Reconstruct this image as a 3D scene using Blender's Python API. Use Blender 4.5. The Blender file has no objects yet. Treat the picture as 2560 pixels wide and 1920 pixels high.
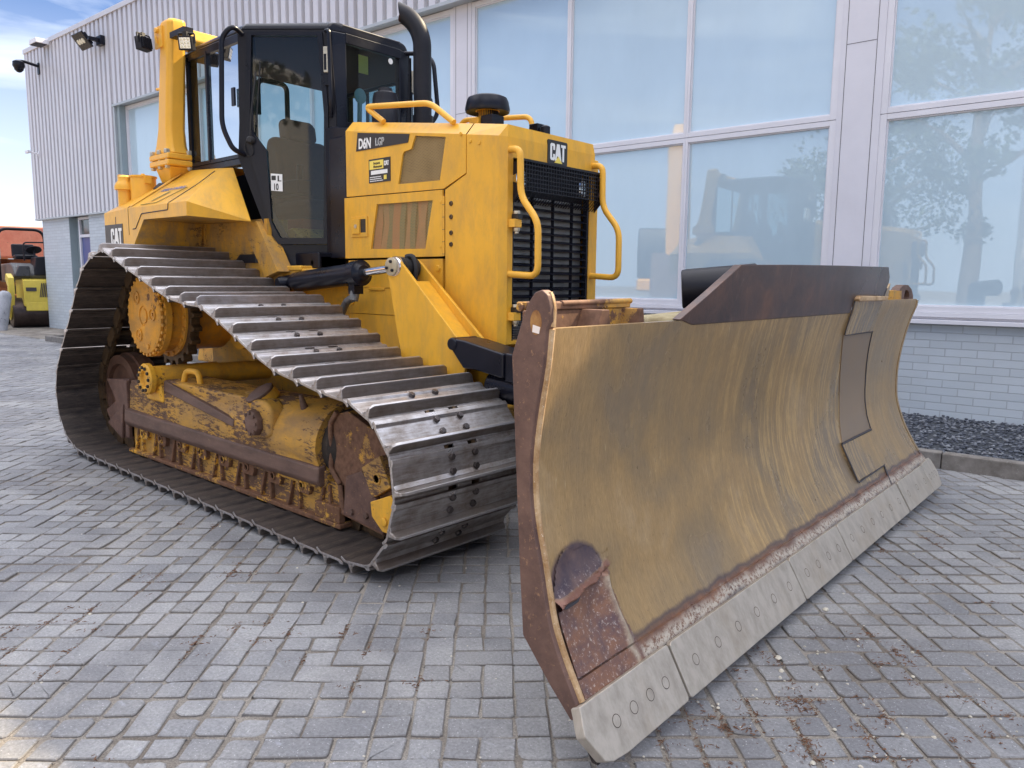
import bpy, bmesh, math, random
from mathutils import Vector, Matrix, noise
random.seed(7)
R = math.radians
sc = bpy.context.scene
# ------------------------------------------------------------------ camera
CAM = Vector((4.2013, -3.5049, 1.3405)); YAW, PITCH, ROLL = 0.73, -0.1323, 0.0103
cd = bpy.data.cameras.new('camera'); cam = bpy.data.objects.new('camera', cd)
sc.collection.objects.link(cam); sc.camera = cam
_f = Vector((-math.sin(YAW)*math.cos(PITCH), math.cos(YAW)*math.cos(PITCH), math.sin(PITCH)))
_r = Vector((math.cos(YAW), math.sin(YAW), 0)); _u = _r.cross(_f)
_r, _u = math.cos(ROLL)*_r+math.sin(ROLL)*_u, -math.sin(ROLL)*_r+math.cos(ROLL)*_u
cam.matrix_world = Matrix(((_r.x, _u.x, -_f.x, CAM.x), (_r.y, _u.y, -_f.y, CAM.y), (_r.z, _u.z, -_f.z, CAM.z), (0, 0, 0, 1)))
cd.sensor_width = 36; cd.lens = 36*1904.5/2560; cd.clip_end = 900; cd.clip_start = .05
# ------------------------------------------------------------------ world, sun, exposure
SUN_EL, SUN_AZ = 43.0, 16.0            # azimuth measured from +Y towards +X
w = bpy.data.worlds.new('World'); sc.world = w; w.use_nodes = True
nt = w.node_tree; N = nt.nodes; L = nt.links
bg = N['Background']; sky = N.new('ShaderNodeTexSky'); sky.sky_type = 'NISHITA'; sky.sun_disc = False
sky.sun_elevation = R(SUN_EL); sky.sun_rotation = R(SUN_AZ); sky.dust_density = .25; sky.air_density = 1.0; sky.ozone_density = 3.0
tc = N.new('ShaderNodeTexCoord'); mp = N.new('ShaderNodeMapping'); mp.inputs['Scale'].default_value = (1.2, 1.2, 6.5)
mp.inputs['Rotation'].default_value = (.12, .06, 0)
nz = N.new('ShaderNodeTexNoise'); nz.inputs['Scale'].default_value = 2.6; nz.inputs['Detail'].default_value = 7; nz.inputs['Distortion'].default_value = .5
rp = N.new('ShaderNodeValToRGB'); rp.color_ramp.elements[0].position = .50; rp.color_ramp.elements[1].position = .78
rp.color_ramp.elements[1].color = (.8, .8, .8, 1)
mx = N.new('ShaderNodeMixRGB'); mx.inputs[2].default_value = (10.5, 11.0, 12.0, 1)
L.new(tc.outputs['Generated'], mp.inputs[0]); L.new(mp.outputs[0], nz.inputs[0]); L.new(nz.outputs[0], rp.inputs[0])
L.new(rp.outputs[0], mx.inputs[0]); tn = N.new('ShaderNodeMixRGB'); tn.blend_type = 'MULTIPLY'; tn.inputs[0].default_value = 1; tn.inputs[2].default_value = (.72, .86, 1.12, 1); L.new(sky.outputs[0], tn.inputs[1]); L.new(tn.outputs[0], mx.inputs[1])
# unseen bright cloud added to light the shade, thick above about 30 degrees
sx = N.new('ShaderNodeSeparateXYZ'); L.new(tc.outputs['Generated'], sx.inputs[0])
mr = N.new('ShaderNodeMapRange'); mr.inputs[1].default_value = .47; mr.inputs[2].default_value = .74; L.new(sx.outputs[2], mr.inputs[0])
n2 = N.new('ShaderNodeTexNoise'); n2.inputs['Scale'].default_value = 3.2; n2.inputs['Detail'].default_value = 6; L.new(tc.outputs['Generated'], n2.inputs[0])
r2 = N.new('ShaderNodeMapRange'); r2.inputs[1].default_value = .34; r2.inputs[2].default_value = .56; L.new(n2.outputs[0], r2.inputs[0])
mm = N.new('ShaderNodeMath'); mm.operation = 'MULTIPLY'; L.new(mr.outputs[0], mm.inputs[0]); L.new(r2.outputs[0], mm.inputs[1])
hz_ = N.new('ShaderNodeMapRange'); hz_.inputs[1].default_value = .0; hz_.inputs[2].default_value = .31; hz_.inputs[3].default_value = .92; hz_.inputs[4].default_value = 0; L.new(sx.outputs[2], hz_.inputs[0])
m4 = N.new('ShaderNodeMixRGB'); m4.inputs[2].default_value = (9.4, 10.1, 11.4, 1); L.new(hz_.outputs[0], m4.inputs[0]); L.new(mx.outputs[0], m4.inputs[1])
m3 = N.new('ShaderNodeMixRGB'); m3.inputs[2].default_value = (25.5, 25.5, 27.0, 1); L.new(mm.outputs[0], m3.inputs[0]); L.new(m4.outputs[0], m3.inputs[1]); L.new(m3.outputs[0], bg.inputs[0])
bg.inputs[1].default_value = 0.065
sl = bpy.data.lights.new('sun', 'SUN'); sl.energy = 5.0; sl.angle = R(.53); sl.color = (1, .82, .55)
so = bpy.data.objects.new('sun', sl); sc.collection.objects.link(so)
sd = Vector((math.sin(R(SUN_AZ))*math.cos(R(SUN_EL)), math.cos(R(SUN_AZ))*math.cos(R(SUN_EL)), math.sin(R(SUN_EL))))
so.rotation_euler = sd.to_track_quat('Z', 'Y').to_euler()
sc.view_settings.view_transform = 'Standard'; sc.view_settings.look = 'None'; sc.view_settings.gamma = 1
sc.view_settings.exposure = 1.15
# ------------------------------------------------------------------ helpers
def link(o): sc.collection.objects.link(o); return o
def tag(o, label=None, cat=None, group=None, kind=None):
    if label: o['label'] = label
    if cat: o['category'] = cat
    if group: o['group'] = group
    if kind: o['kind'] = kind
    return o
def empty(name, loc=(0, 0, 0), rz=0, **k):
    o = link(bpy.data.objects.new(name, None)); o.location = loc; o.rotation_euler = (0, 0, rz); o.empty_display_size = .1
    return tag(o, **k)
def frame(d):
    d = Vector(d).normalized(); a = Vector((0, 0, 1)) if abs(d.z) < .9 else Vector((1, 0, 0))
    x = d.cross(a).normalized(); return x, d.cross(x).normalized(), d
class MB:
    def __init__(s): s.v = []; s.f = []; s.m = []; s.sm = []; s.cur = 0
    def add(s, vs, fs, smooth=False):
        o = len(s.v); s.v += [tuple(a) for a in vs]; s.f += [tuple(i+o for i in f) for f in fs]
        s.m += [s.cur]*len(fs); s.sm += [smooth]*len(fs); return s
    def mat(s, i): s.cur = i; return s
    def box(s, a, b):
        x0, x1 = sorted((a[0], b[0])); y0, y1 = sorted((a[1], b[1])); z0, z1 = sorted((a[2], b[2]))
        return s.add([(x0, y0, z0), (x1, y0, z0), (x1, y1, z0), (x0, y1, z0), (x0, y0, z1), (x1, y0, z1), (x1, y1, z1), (x0, y1, z1)],
              [(0, 3, 2, 1), (4, 5, 6, 7), (0, 1, 5, 4), (1, 2, 6, 5), (2, 3, 7, 6), (3, 0, 4, 7)])
    def loft(s, rings, closed=True, caps=True, smooth=False):
        n = len(rings[0]); o = []; fs = []
        for r in rings: o += list(r)
        for k in range(len(rings)-1):
            for i in range(n if closed else n-1):
                j = (i+1) % n; fs.append((k*n+i, k*n+j, (k+1)*n+j, (k+1)*n+i))
        s.add(o, fs, smooth)
        if caps and closed:
            b = len(s.v)-len(o)
            for f in (tuple(range(n))[::-1], tuple((len(rings)-1)*n+i for i in range(n))):
                s.f.append(tuple(b+i for i in f)); s.m.append(s.cur); s.sm.append(False)
        return s
    def prism(s, poly, axis, a, b):      # poly = 2d points; axis the extrusion axis
        def P(p, t): return {0: (t, p[0], p[1]), 1: (p[0], t, p[1]), 2: (p[0], p[1], t)}[axis]
        area = sum(poly[i-1][0]*poly[i][1]-poly[i][0]*poly[i-1][1] for i in range(len(poly)))
        if (area > 0) != (axis in (0, 2)): poly = poly[::-1]
        a, b = min(a, b), max(a, b)
        return s.loft([[P(p, a) for p in poly], [P(p, b) for p in poly]])
    def cyl(s, p, q, r, r2=None, n=20, caps=True):
        p, q = Vector(p), Vector(q); x, y, d = frame(q-p); r2 = r if r2 is None else r2
        rg = [[c+(x*math.cos(t)+y*math.sin(t))*rr for t in [-2*math.pi*i/n for i in range(n)]] for c, rr in ((p, r), (q, r2))]
        return s.loft(rg[::-1] if False else rg, smooth=True, caps=caps)
    def lathe(s, c, d, prof, n=24):      # prof: list of (r, h) along d
        c = Vector(c); x, y, d = frame(d)
        return s.loft([[c+d*h+(x*math.cos(t)+y*math.sin(t))*max(r, 1e-4) for t in [-2*math.pi*i/n for i in range(n)]] for r, h in prof], smooth=True)
    def tube(s, pts, r, n=10, round_=.06, seg=5):
        P = [Vector(p) for p in pts]; Q = [P[0]]
        for i in range(1, len(P)-1):
            a, b, c = P[i-1], P[i], P[i+1]; t = min(round_, (a-b).length*.48, (c-b).length*.48)
            p0 = b+(a-b).normalized()*t; p1 = b+(c-b).normalized()*t
            for k in range(seg+1):
                u = k/seg; Q.append(p0*(1-u)**2+b*2*u*(1-u)+p1*u*u)
        Q.append(P[-1]); rg = []; x = None
        for i, q in enumerate(Q):
            d = ((Q[min(i+1, len(Q)-1)]-Q[max(i-1, 0)])).normalized()
            if x is None: x = frame(d)[0]
            x = (x-d*x.dot(d)).normalized(); y = d.cross(x)
            rr = r[0]+(r[1]-r[0])*i/(len(Q)-1) if isinstance(r, tuple) else r
            rg.append([q+(x*math.cos(t)+y*math.sin(t))*rr for t in [2*math.pi*k/n for k in range(n)]])
        return s.loft(rg, smooth=True)
    def hexb(s, c, d, r=.012, h=.012, n=6):
        c = Vector(c); x, y, d = frame(d)
        return s.loft([[c+d*k+(x*math.cos(t)+y*math.sin(t))*r*q for t in [-2*math.pi*i/n for i in range(n)]] for k, q in ((0, 1), (h*.8, 1), (h, .85))])
    def obj(s, name, mats, parent=None, bevel=0, seg=2, flip=False, xf=None, **k):
        me = bpy.data.meshes.new(name); v = s.v
        if xf: v = [tuple(xf @ Vector(p)) for p in v]
        f = s.f
        if flip: v = [(p[0], -p[1], p[2]) for p in v]; f = [t[::-1] for t in f]
        me.from_pydata(v, [], f); me.polygons.foreach_set('material_index', s.m); me.polygons.foreach_set('use_smooth', [bool(bevel) or q for q in s.sm])
        for m in (mats if isinstance(mats, (list, tuple)) else [mats]): me.materials.append(m)
        if len(f) < 120000:
            bmm = bmesh.new(); bmm.from_mesh(me); bmesh.ops.recalc_face_normals(bmm, faces=bmm.faces); bmm.to_mesh(me); bmm.free()
        me.update(); o = link(bpy.data.objects.new(name, me)); o.parent = parent
        if bevel:
            b = o.modifiers.new('bevel', 'BEVEL'); b.width = bevel; b.segments = seg; b.limit_method = 'ANGLE'; b.angle_limit = R(32)
            b.harden_normals = True; b.use_clamp_overlap = True
        elif any(s.sm): me.set_sharp_from_angle(angle=R(40))
        return tag(o, **k)
# ------------------------------------------------------------------ materials
def mat(name): m = bpy.data.materials.new(name); m.use_nodes = True; return m, m.node_tree.nodes, m.node_tree.links, m.node_tree.nodes['Principled BSDF']
def coords(Nn, Ll, scale=(1, 1, 1), rot=(0, 0, 0)):
    t = Nn.new('ShaderNodeTexCoord'); m = Nn.new('ShaderNodeMapping'); m.inputs['Scale'].default_value = scale; m.inputs['Rotation'].default_value = rot
    Ll.new(t.outputs['Object'], m.inputs[0]); return m.outputs[0]
def noi(Nn, Ll, vec, sc_, det=6, rough=.6, dist=0):
    n = Nn.new('ShaderNodeTexNoise'); n.inputs['Scale'].default_value = sc_; n.inputs['Detail'].default_value = det
    n.inputs['Roughness'].default_value = rough; n.inputs['Distortion'].default_value = dist; Ll.new(vec, n.inputs['Vector']); return n.outputs[0]
def ramp(Nn, Ll, fac, stops):
    r = Nn.new('ShaderNodeValToRGB'); e = r.color_ramp.elements
    while len(e) < len(stops): e.new(.5)
    for i, (p, c) in enumerate(stops): e[i].position = p; e[i].color = (*(c if isinstance(c, tuple) else (c, c, c)), 1)
    Ll.new(fac, r.inputs[0]); return r.outputs[0]
def mix(Nn, Ll, fac, a, b, mode='MIX'):
    m = Nn.new('ShaderNodeMixRGB'); m.blend_type = mode
    for i, x in ((0, fac), (1, a), (2, b)):
        if hasattr(x, 'links'): Ll.new(x, m.inputs[i])
        else: m.inputs[i].default_value = x if i == 0 else (*x, 1)
    return m.outputs[0]
def math_(Nn, Ll, op, a, b=None, clamp=False):
    m = Nn.new('ShaderNodeMath'); m.operation = op; m.use_clamp = clamp
    for i, x in ((0, a), (1, b)):
        if x is None: continue
        if hasattr(x, 'links'): Ll.new(x, m.inputs[i])
        else: m.inputs[i].default_value = x
    return m.outputs[0]
def bump(Nn, Ll, b, h, strength=.3, dist=.01):
    n = Nn.new('ShaderNodeBump'); n.inputs['Strength'].default_value = strength; n.inputs['Distance'].default_value = dist
    Ll.new(h, n.inputs['Height']); Ll.new(n.outputs[0], b.inputs['Normal'])
def xyz(Nn, Ll, vec): s = Nn.new('ShaderNodeSeparateXYZ'); Ll.new(vec, s.inputs[0]); return s.outputs
def simple(name, col, rough=.5, metal=0, var=.12, scale=9, bmp=.1, coat=0, spec=.5):
    m, n, l, b = mat(name); v = coords(n, l); q = noi(n, l, v, scale)
    c = ramp(n, l, q, [(.3, tuple(x*(1-var) for x in col)), (.7, tuple(min(1, x*(1+var)) for x in col))])
    l.new(c, b.inputs['Base Color']); b.inputs['Metallic'].default_value = metal; b.inputs['Specular IOR Level'].default_value = spec
    l.new(ramp(n, l, q, [(.3, max(0, rough-.06)), (.7, min(1, rough+.08))]), b.inputs['Roughness'])
    b.inputs['Coat Weight'].default_value = coat; b.inputs['Coat Roughness'].default_value = .15
    if bmp: bump(n, l, b, noi(n, l, v, scale*12, 3), bmp, .002)
    return m
def paint_yellow(name, wear=.0, col=(.84, .44, .040), dirt=.32, rust=(.10, .05, .028), stretch=(1, 1, 1), wscale=14, dull=0):
    m, n, l, b = mat(name); v = coords(n, l)
    q = noi(n, l, v, 3.2, 5); c = ramp(n, l, q, [(.3, tuple(x*.9 for x in col)), (.72, tuple(min(1, x*1.06) for x in col))])
    d = ramp(n, l, noi(n, l, coords(n, l, (1.6, 1.6, .55)), 6, 10, .75), [(.44, 0.0), (.70, dirt*1.25)])
    c = mix(n, l, d, c, (.30, .19, .09))
    # thin branch scratches
    sv = coords(n, l, (1.6, 1.6, 5), (.3, .5, .2)); wv = noi(n, l, sv, 6, 4, .6, 1.8)
    line = ramp(n, l, wv, [(.492, 0.0), (.4995, 1.0), (.507, 0.0)])
    msk = ramp(n, l, noi(n, l, v, 2.1, 2), [(.60, 0.0), (.68, 1.0)])
    c = mix(n, l, math_(n, l, 'MULTIPLY', math_(n, l, 'MULTIPLY', line, msk), .38), c, (.12, .07, .03))
    r = ramp(n, l, q, [(.3, .30+dull), (.7, .42+dull)])
    if wear:
        wn = noi(n, l, coords(n, l, stretch), wscale, 10, .78)
        big = noi(n, l, v, 2.4, 3)
        tot = math_(n, l, 'ADD', math_(n, l, 'MULTIPLY', wn, .55), math_(n, l, 'MULTIPLY', big, .45))
        rub = ramp(n, l, noi(n, l, coords(n, l, (.5, 1, 1.3)), 5, 8, .7), [(.46, 0.0), (.62, min(.8, .35+wear*.6))]); c = mix(n, l, rub, c, (.27, .165, .075))
        wm = ramp(n, l, tot, [(.60-wear*.16, 0.0), (.615-wear*.16, 1.0)])
        rc = ramp(n, l, noi(n, l, v, 30, 5), [(.3, rust), (.7, tuple(x*2.1 for x in rust))])
        c = mix(n, l, wm, c, rc); r = mix(n, l, wm, r, (.75, .75, .75))
        bump(n, l, b, math_(n, l, 'SUBTRACT', 1, wm), .5, .002)
    else: bump(n, l, b, noi(n, l, v, 55, 2), .05, .002)
    l.new(c, b.inputs['Base Color']); l.new(r, b.inputs['Roughness'])
    b.inputs['Specular IOR Level'].default_value = .3; b.inputs['Coat Weight'].default_value = 0 if wear else .06; b.inputs['Coat Roughness'].default_value = .25
    return m
Y = paint_yellow('yellow_paint'); YC = paint_yellow('yellow_tube_paint', col=(.87, .46, .055), dirt=.08)
YW = paint_yellow('worn_yellow_paint', wear=.6, col=(.60, .32, .05), stretch=(.28, 1, 1.1), wscale=52, dull=.15, rust=(.09, .052, .034), dirt=.45)
YL = paint_yellow('lightly_chipped_yellow_paint', wear=.12, dull=.08, dirt=.35, wscale=40)
YG = paint_yellow('guard_paint', wear=.9, wscale=26, dull=.2, dirt=.7)
YMUD = paint_yellow('mud_scratched_yellow_paint', wear=.22, col=(.62, .32, .04), dirt=1.0, dull=.2, rust=(.13, .075, .03), wscale=22, stretch=(.6, 1, 1.6))
YR = paint_yellow('mostly_rusted_yellow_paint', wear=1.0, col=(.66, .34, .05), dull=.2, rust=(.11, .058, .036), wscale=9, dirt=.6)
YD = paint_yellow('dull_drive_paint', wear=.2, col=(.78, .36, .035), dull=.15, wscale=20, dirt=.45)
def rusty(name, a, b_, rough=.7, scale=9, specks=None, metal=.1, stretch=(1, 1, 1)):
    m, n, l, b = mat(name); v = coords(n, l, stretch); q = noi(n, l, v, scale, 9, .7)
    c = ramp(n, l, q, [(.35, a), (.65, b_)])
    if specks: c = mix(n, l, ramp(n, l, noi(n, l, v, scale*7, 4, .8), [(.60, 0.0), (.68, .8)]), c, specks)
    l.new(c, b.inputs['Base Color']); b.inputs['Roughness'].default_value = rough; b.inputs['Metallic'].default_value = metal
    bump(n, l, b, noi(n, l, v, scale*6, 5), .35, .003); return m
BROWN = rusty('bare_brown_steel', (.085, .05, .038), (.17, .10, .075), .62, 7, (.23, .15, .09), stretch=(.4, 1, 1.6))
PLATE = rusty('rusty_end_plate', (.095, .052, .042), (.185, .105, .078), .6, 8, (.36, .20, .11), .2)
DARKM = rusty('muddy_track_steel', (.020, .016, .015), (.055, .042, .034), .8, 11, (.09, .07, .05))
LINK = rusty('link_steel', (.05, .035, .024), (.16, .10, .05), .5, 18, None, .5)
BLACK = simple('black_gloss_paint', (.008, .009, .016), .30, 0, .25, 5, .02, 0, .28)
SATIN = simple('black_satin_paint', (.011, .011, .016), .45, 0, .3, 8, .05, 0, .3)
RUBBER = simple('black_rubber', (.02, .02, .022), .65, 0, .3, 12, .15)
CHROME = simple('polished_rod', (.75, .76, .78), .1, 1, .03, 5, 0)
ZINC = simple('zinc_bolt', (.55, .5, .4), .4, .7, .1, 30, .1)
WHITE = simple('white_print', (.85, .85, .83), .5, 0, .03, 10, 0)
BADGE = simple('black_decal', (.02, .018, .018), .35, 0, .2, 20, 0)
BRDEC = simple('faded_black_decal', (.055, .04, .032), .45, 0, .2, 20, 0)
YDEC = simple('bright_yellow_print', (.9, .7, .12), .45, 0, .04, 20, 0)
SEATM = simple('seat_cloth', (.075, .028, .018), .85, 0, .3, 30, .3)
REDM = simple('red_belt', (.35, .08, .04), .7, 0, .2, 20, .1)
BLUEP = simple('blue_print', (.12, .17, .38), .6, 0, .3, 20, 0)
def steel(name):
    m, n, l, b = mat(name); v = coords(n, l); sv = coords(n, l, (7, .8, 7))
    q = noi(n, l, v, 5, 8, .7); s_ = noi(n, l, sv, 9, 6, .7)
    oi = n.new('ShaderNodeObjectInfo')
    c = ramp(n, l, math_(n, l, 'ADD', math_(n, l, 'MULTIPLY', q, .6), math_(n, l, 'MULTIPLY', s_, .4)), [(.36, (.19, .15, .12)), (.47, (.36, .33, .31)), (.6, (.58, .57, .58))])
    c = mix(n, l, ramp(n, l, oi.outputs['Random'], [(0.0, 0.0), (1.0, .3)]), c, (.26, .2, .16))
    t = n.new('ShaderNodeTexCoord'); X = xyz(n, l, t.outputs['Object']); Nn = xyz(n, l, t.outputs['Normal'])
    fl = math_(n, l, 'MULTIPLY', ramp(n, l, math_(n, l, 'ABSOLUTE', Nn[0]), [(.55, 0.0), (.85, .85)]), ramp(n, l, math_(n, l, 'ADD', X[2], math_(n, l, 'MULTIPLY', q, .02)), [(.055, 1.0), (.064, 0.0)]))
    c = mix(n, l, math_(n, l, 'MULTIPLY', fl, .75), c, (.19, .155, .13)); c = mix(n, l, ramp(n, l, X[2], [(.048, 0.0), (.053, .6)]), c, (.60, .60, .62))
    l.new(c, b.inputs['Base Color']); b.inputs['Metallic'].default_value = .75
    l.new(ramp(n, l, q, [(.35, .55), (.65, .27)]), b.inputs['Roughness']); bump(n, l, b, noi(n, l, v, 45, 4), .15, .002); return m
STEEL = steel('worn_shoe_steel')
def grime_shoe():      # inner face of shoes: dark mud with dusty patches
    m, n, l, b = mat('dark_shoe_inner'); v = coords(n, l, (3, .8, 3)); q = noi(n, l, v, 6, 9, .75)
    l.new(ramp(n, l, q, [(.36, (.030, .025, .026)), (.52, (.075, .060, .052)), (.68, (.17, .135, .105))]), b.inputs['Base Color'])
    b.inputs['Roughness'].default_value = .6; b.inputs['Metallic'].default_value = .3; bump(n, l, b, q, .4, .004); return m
GRIME = grime_shoe()
def blade_mat(name, spill=False, low=True):
    m, n, l, b = mat(name); v = coords(n, l)
    X = xyz(n, l, v)
    st = noi(n, l, coords(n, l, (.07, 1, .07)), 34, 9, .75); lowf = noi(n, l, coords(n, l, (.8, 1, .8)), 1.9, 5, .6, .4)
    c = ramp(n, l, lowf, [(.34, (.265, .195, .120)), (.46, (.32, .218, .110)), (.56, (.39, .252, .112)), (.68, (.45, .315, .17))])
    zone = ramp(n, l, math_(n, l, 'ADD', math_(n, l, 'MULTIPLY', X[1], .25), math_(n, l, 'ADD', .5, math_(n, l, 'MULTIPLY', math_(n, l, 'SUBTRACT', lowf, .5), .6))), [(.30, .18), (.42, 1.0), (.62, 1.0), (.72, .45)])
    s1 = ramp(n, l, st, [(.50, 0.0), (.585, .75), (.62, .25), (.68, .85)]); c = mix(n, l, math_(n, l, 'MULTIPLY', s1, zone), c, (.62, .41, .17))
    s2 = ramp(n, l, st, [(.34, .42), (.46, 0.0)]); c = mix(n, l, math_(n, l, 'MULTIPLY', s2, zone), c, (.16, .13, .10))
    fine = noi(n, l, coords(n, l, (.16, 1, .16)), 230, 4, .7); c = mix(n, l, .42, c, ramp(n, l, fine, [(.33, (.5, .5, .5)), (.67, (1.25, 1.25, 1.25))]), 'MULTIPLY')
    sc1 = ramp(n, l, noi(n, l, coords(n, l, (.2, 1, .12), (.35, 0, 0)), 16, 4, .5), [(.494, 0.0), (.499, .55), (.504, 0.0)])
    scm = ramp(n, l, noi(n, l, v, 4.5, 3), [(.56, 0.0), (.62, 1.0)]); c = mix(n, l, math_(n, l, 'MULTIPLY', sc1, scm), c, (.62, .48, .28))
    spt = ramp(n, l, noi(n, l, v, 70, 3, .7), [(.66, 0.0), (.70, .5)]); c = mix(n, l, spt, c, (.11, .085, .06))
    if low:       # rust and grit band along the bottom
        zz = math_(n, l, 'ADD', X[2], math_(n, l, 'MULTIPLY', math_(n, l, 'SUBTRACT', noi(n, l, v, 7, 6), .5), .05))
        rustm = ramp(n, l, zz, [(.248, 1.0), (.266, 0.0)])
        edge = ramp(n, l, zz, [(.248, 0.0), (.259, .85), (.273, 0.0)])
        rc = ramp(n, l, noi(n, l, v, 12, 9, .7), [(.35, (.11, .055, .042)), (.62, (.24, .115, .065))])
        c = mix(n, l, rustm, c, rc); c = mix(n, l, edge, c, (.075, .055, .06))
        gr = math_(n, l, 'MULTIPLY', ramp(n, l, zz, [(.224, 1.0), (.244, 0.0)]), ramp(n, l, noi(n, l, v, 65, 4, .8), [(.40, 0.0), (.52, 1.0)]))
        c = mix(n, l, gr, c, (.52, .45, .36))
        dk = math_(n, l, 'MULTIPLY', ramp(n, l, zz, [(.198, 1.0), (.212, 0.0)]), .7); c = mix(n, l, dk, c, (.07, .065, .075))
        nE = math_(n, l, 'MULTIPLY', math_(n, l, 'SUBTRACT', noi(n, l, v, 26, 7, .7), .5), .05)
        zl = math_(n, l, 'ADD', .7348, math_(n, l, 'MULTIPLY', X[1], .15)); up = math_(n, l, 'ADD', math_(n, l, 'SUBTRACT', X[2], zl), .5)
        ea = math_(n, l, 'DIVIDE', math_(n, l, 'ADD', X[1], 1.765), .135); eb = math_(n, l, 'DIVIDE', math_(n, l, 'SUBTRACT', X[2], .475), .105)
        ee = math_(n, l, 'ADD', math_(n, l, 'MULTIPLY', math_(n, l, 'ADD', math_(n, l, 'MULTIPLY', ea, ea), math_(n, l, 'MULTIPLY', eb, eb)), .5), math_(n, l, 'MULTIPLY', nE, 3))
        pur = math_(n, l, 'MULTIPLY', ramp(n, l, ee, [(.42, 1.0), (.56, 0.0)]), ramp(n, l, up, [(.498, 0.0), (.503, 1.0)]))
        dd_ = math_(n, l, 'ADD', math_(n, l, 'ADD', math_(n, l, 'ADD', X[1], math_(n, l, 'MULTIPLY', X[2], .16)), 2.0), nE)
        low_ = math_(n, l, 'MULTIPLY', ramp(n, l, up, [(.498, 1.0), (.503, 0.0)]), ramp(n, l, dd_, [(.448, 1.0), (.470, 0.0)]))
        grn = ramp(n, l, noi(n, l, v, 75, 5, .8), [(.56, 0.0), (.64, .7)])
        c = mix(n, l, pur, c, mix(n, l, math_(n, l, 'MULTIPLY', grn, ramp(n, l, up, [(.51, 1.0), (.545, 0.0)])), ramp(n, l, noi(n, l, v, 14, 6), [(.35, (.07, .05, .062)), (.65, (.15, .095, .085))]), (.5, .42, .38)))
        c = mix(n, l, low_, c, mix(n, l, grn, ramp(n, l, noi(n, l, v, 13, 8, .7), [(.34, (.12, .075, .075)), (.6, (.25, .12, .07))]), (.58, .49, .42)))
        c = mix(n, l, math_(n, l, 'MULTIPLY', low_, ramp(n, l, dd_, [(.405, 0.0), (.425, .8), (.445, 0.0)])), c, (.50, .42, .31))
        c = mix(n, l, math_(n, l, 'MULTIPLY', ramp(n, l, up, [(.468, 0.0), (.474, .85), (.497, .85), (.502, 0.0)]), ramp(n, l, dd_, [(.46, 1.0), (.50, 0.0)])), c, (.22, .10, .065))
        # darker top band under the raised plate
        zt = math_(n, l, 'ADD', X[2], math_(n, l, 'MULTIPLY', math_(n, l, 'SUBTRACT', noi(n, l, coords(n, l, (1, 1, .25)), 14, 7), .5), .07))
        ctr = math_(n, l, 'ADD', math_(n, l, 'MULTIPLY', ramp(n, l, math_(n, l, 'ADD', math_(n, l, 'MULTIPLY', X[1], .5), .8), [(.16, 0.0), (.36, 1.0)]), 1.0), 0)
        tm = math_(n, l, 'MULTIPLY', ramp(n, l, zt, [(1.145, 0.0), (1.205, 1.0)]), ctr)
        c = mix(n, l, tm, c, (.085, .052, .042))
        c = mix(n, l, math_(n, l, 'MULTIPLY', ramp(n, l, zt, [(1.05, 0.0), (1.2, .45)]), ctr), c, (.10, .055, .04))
    if spill:
        c = ramp(n, l, noi(n, l, v, 5, 10, .72, .6), [(.36, (.050, .034, .032)), (.5, (.085, .048, .038)), (.62, (.13, .065, .042)), (.75, (.20, .10, .06))])
        c = mix(n, l, ramp(n, l, math_(n, l, 'ADD', math_(n, l, 'MULTIPLY', X[1], .3), math_(n, l, 'MULTIPLY', lowf, .5)), [(.2, 0.0), (.5, .6)]), c, (.055, .045, .045)); c = mix(n, l, math_(n, l, 'MULTIPLY', scm, sc1), c, (.35, .25, .18))
    l.new(c, b.inputs['Base Color']); b.inputs['Specular IOR Level'].default_value = .4; b.inputs['Metallic'].default_value = .20 if not spill else .15
    l.new(ramp(n, l, lowf, [(.35, .25), (.65, .37)]), b.inputs['Roughness']); bump(n, l, b, math_(n, l, 'ADD', fine, noi(n, l, v, 9, 6)), .16, .004); return m
BLADE = blade_mat('scoured_blade_steel'); SPILL = blade_mat('dark_spill_plate_steel', True, False); POCKET = blade_mat('hinge_cover_steel', False, False)
def edge_mat():
    m, n, l, b = mat('cutting_edge_steel'); v = coords(n, l)
    q = noi(n, l, coords(n, l, (1, 1, .2), (.5, 0, 0)), 22, 8, .7); k = noi(n, l, v, 3.5, 6)
    c = ramp(n, l, q, [(.32, (.34, .295, .24)), (.6, (.48, .425, .355))]); c = mix(n, l, ramp(n, l, k, [(.5, 0.0), (.72, .6)]), c, (.36, .28, .19))
    l.new(c, b.inputs['Base Color']); b.inputs['Metallic'].default_value = .3; l.new(ramp(n, l, q, [(.3, .33), (.7, .5)]), b.inputs['Roughness']); bump(n, l, b, q, .12, .002); return m
EDGE = edge_mat()
WORNEDGE = rusty('worn_bright_edge', (.33, .18, .07), (.60, .42, .24), .55, 16, (.8, .7, .55), .1)
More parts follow.
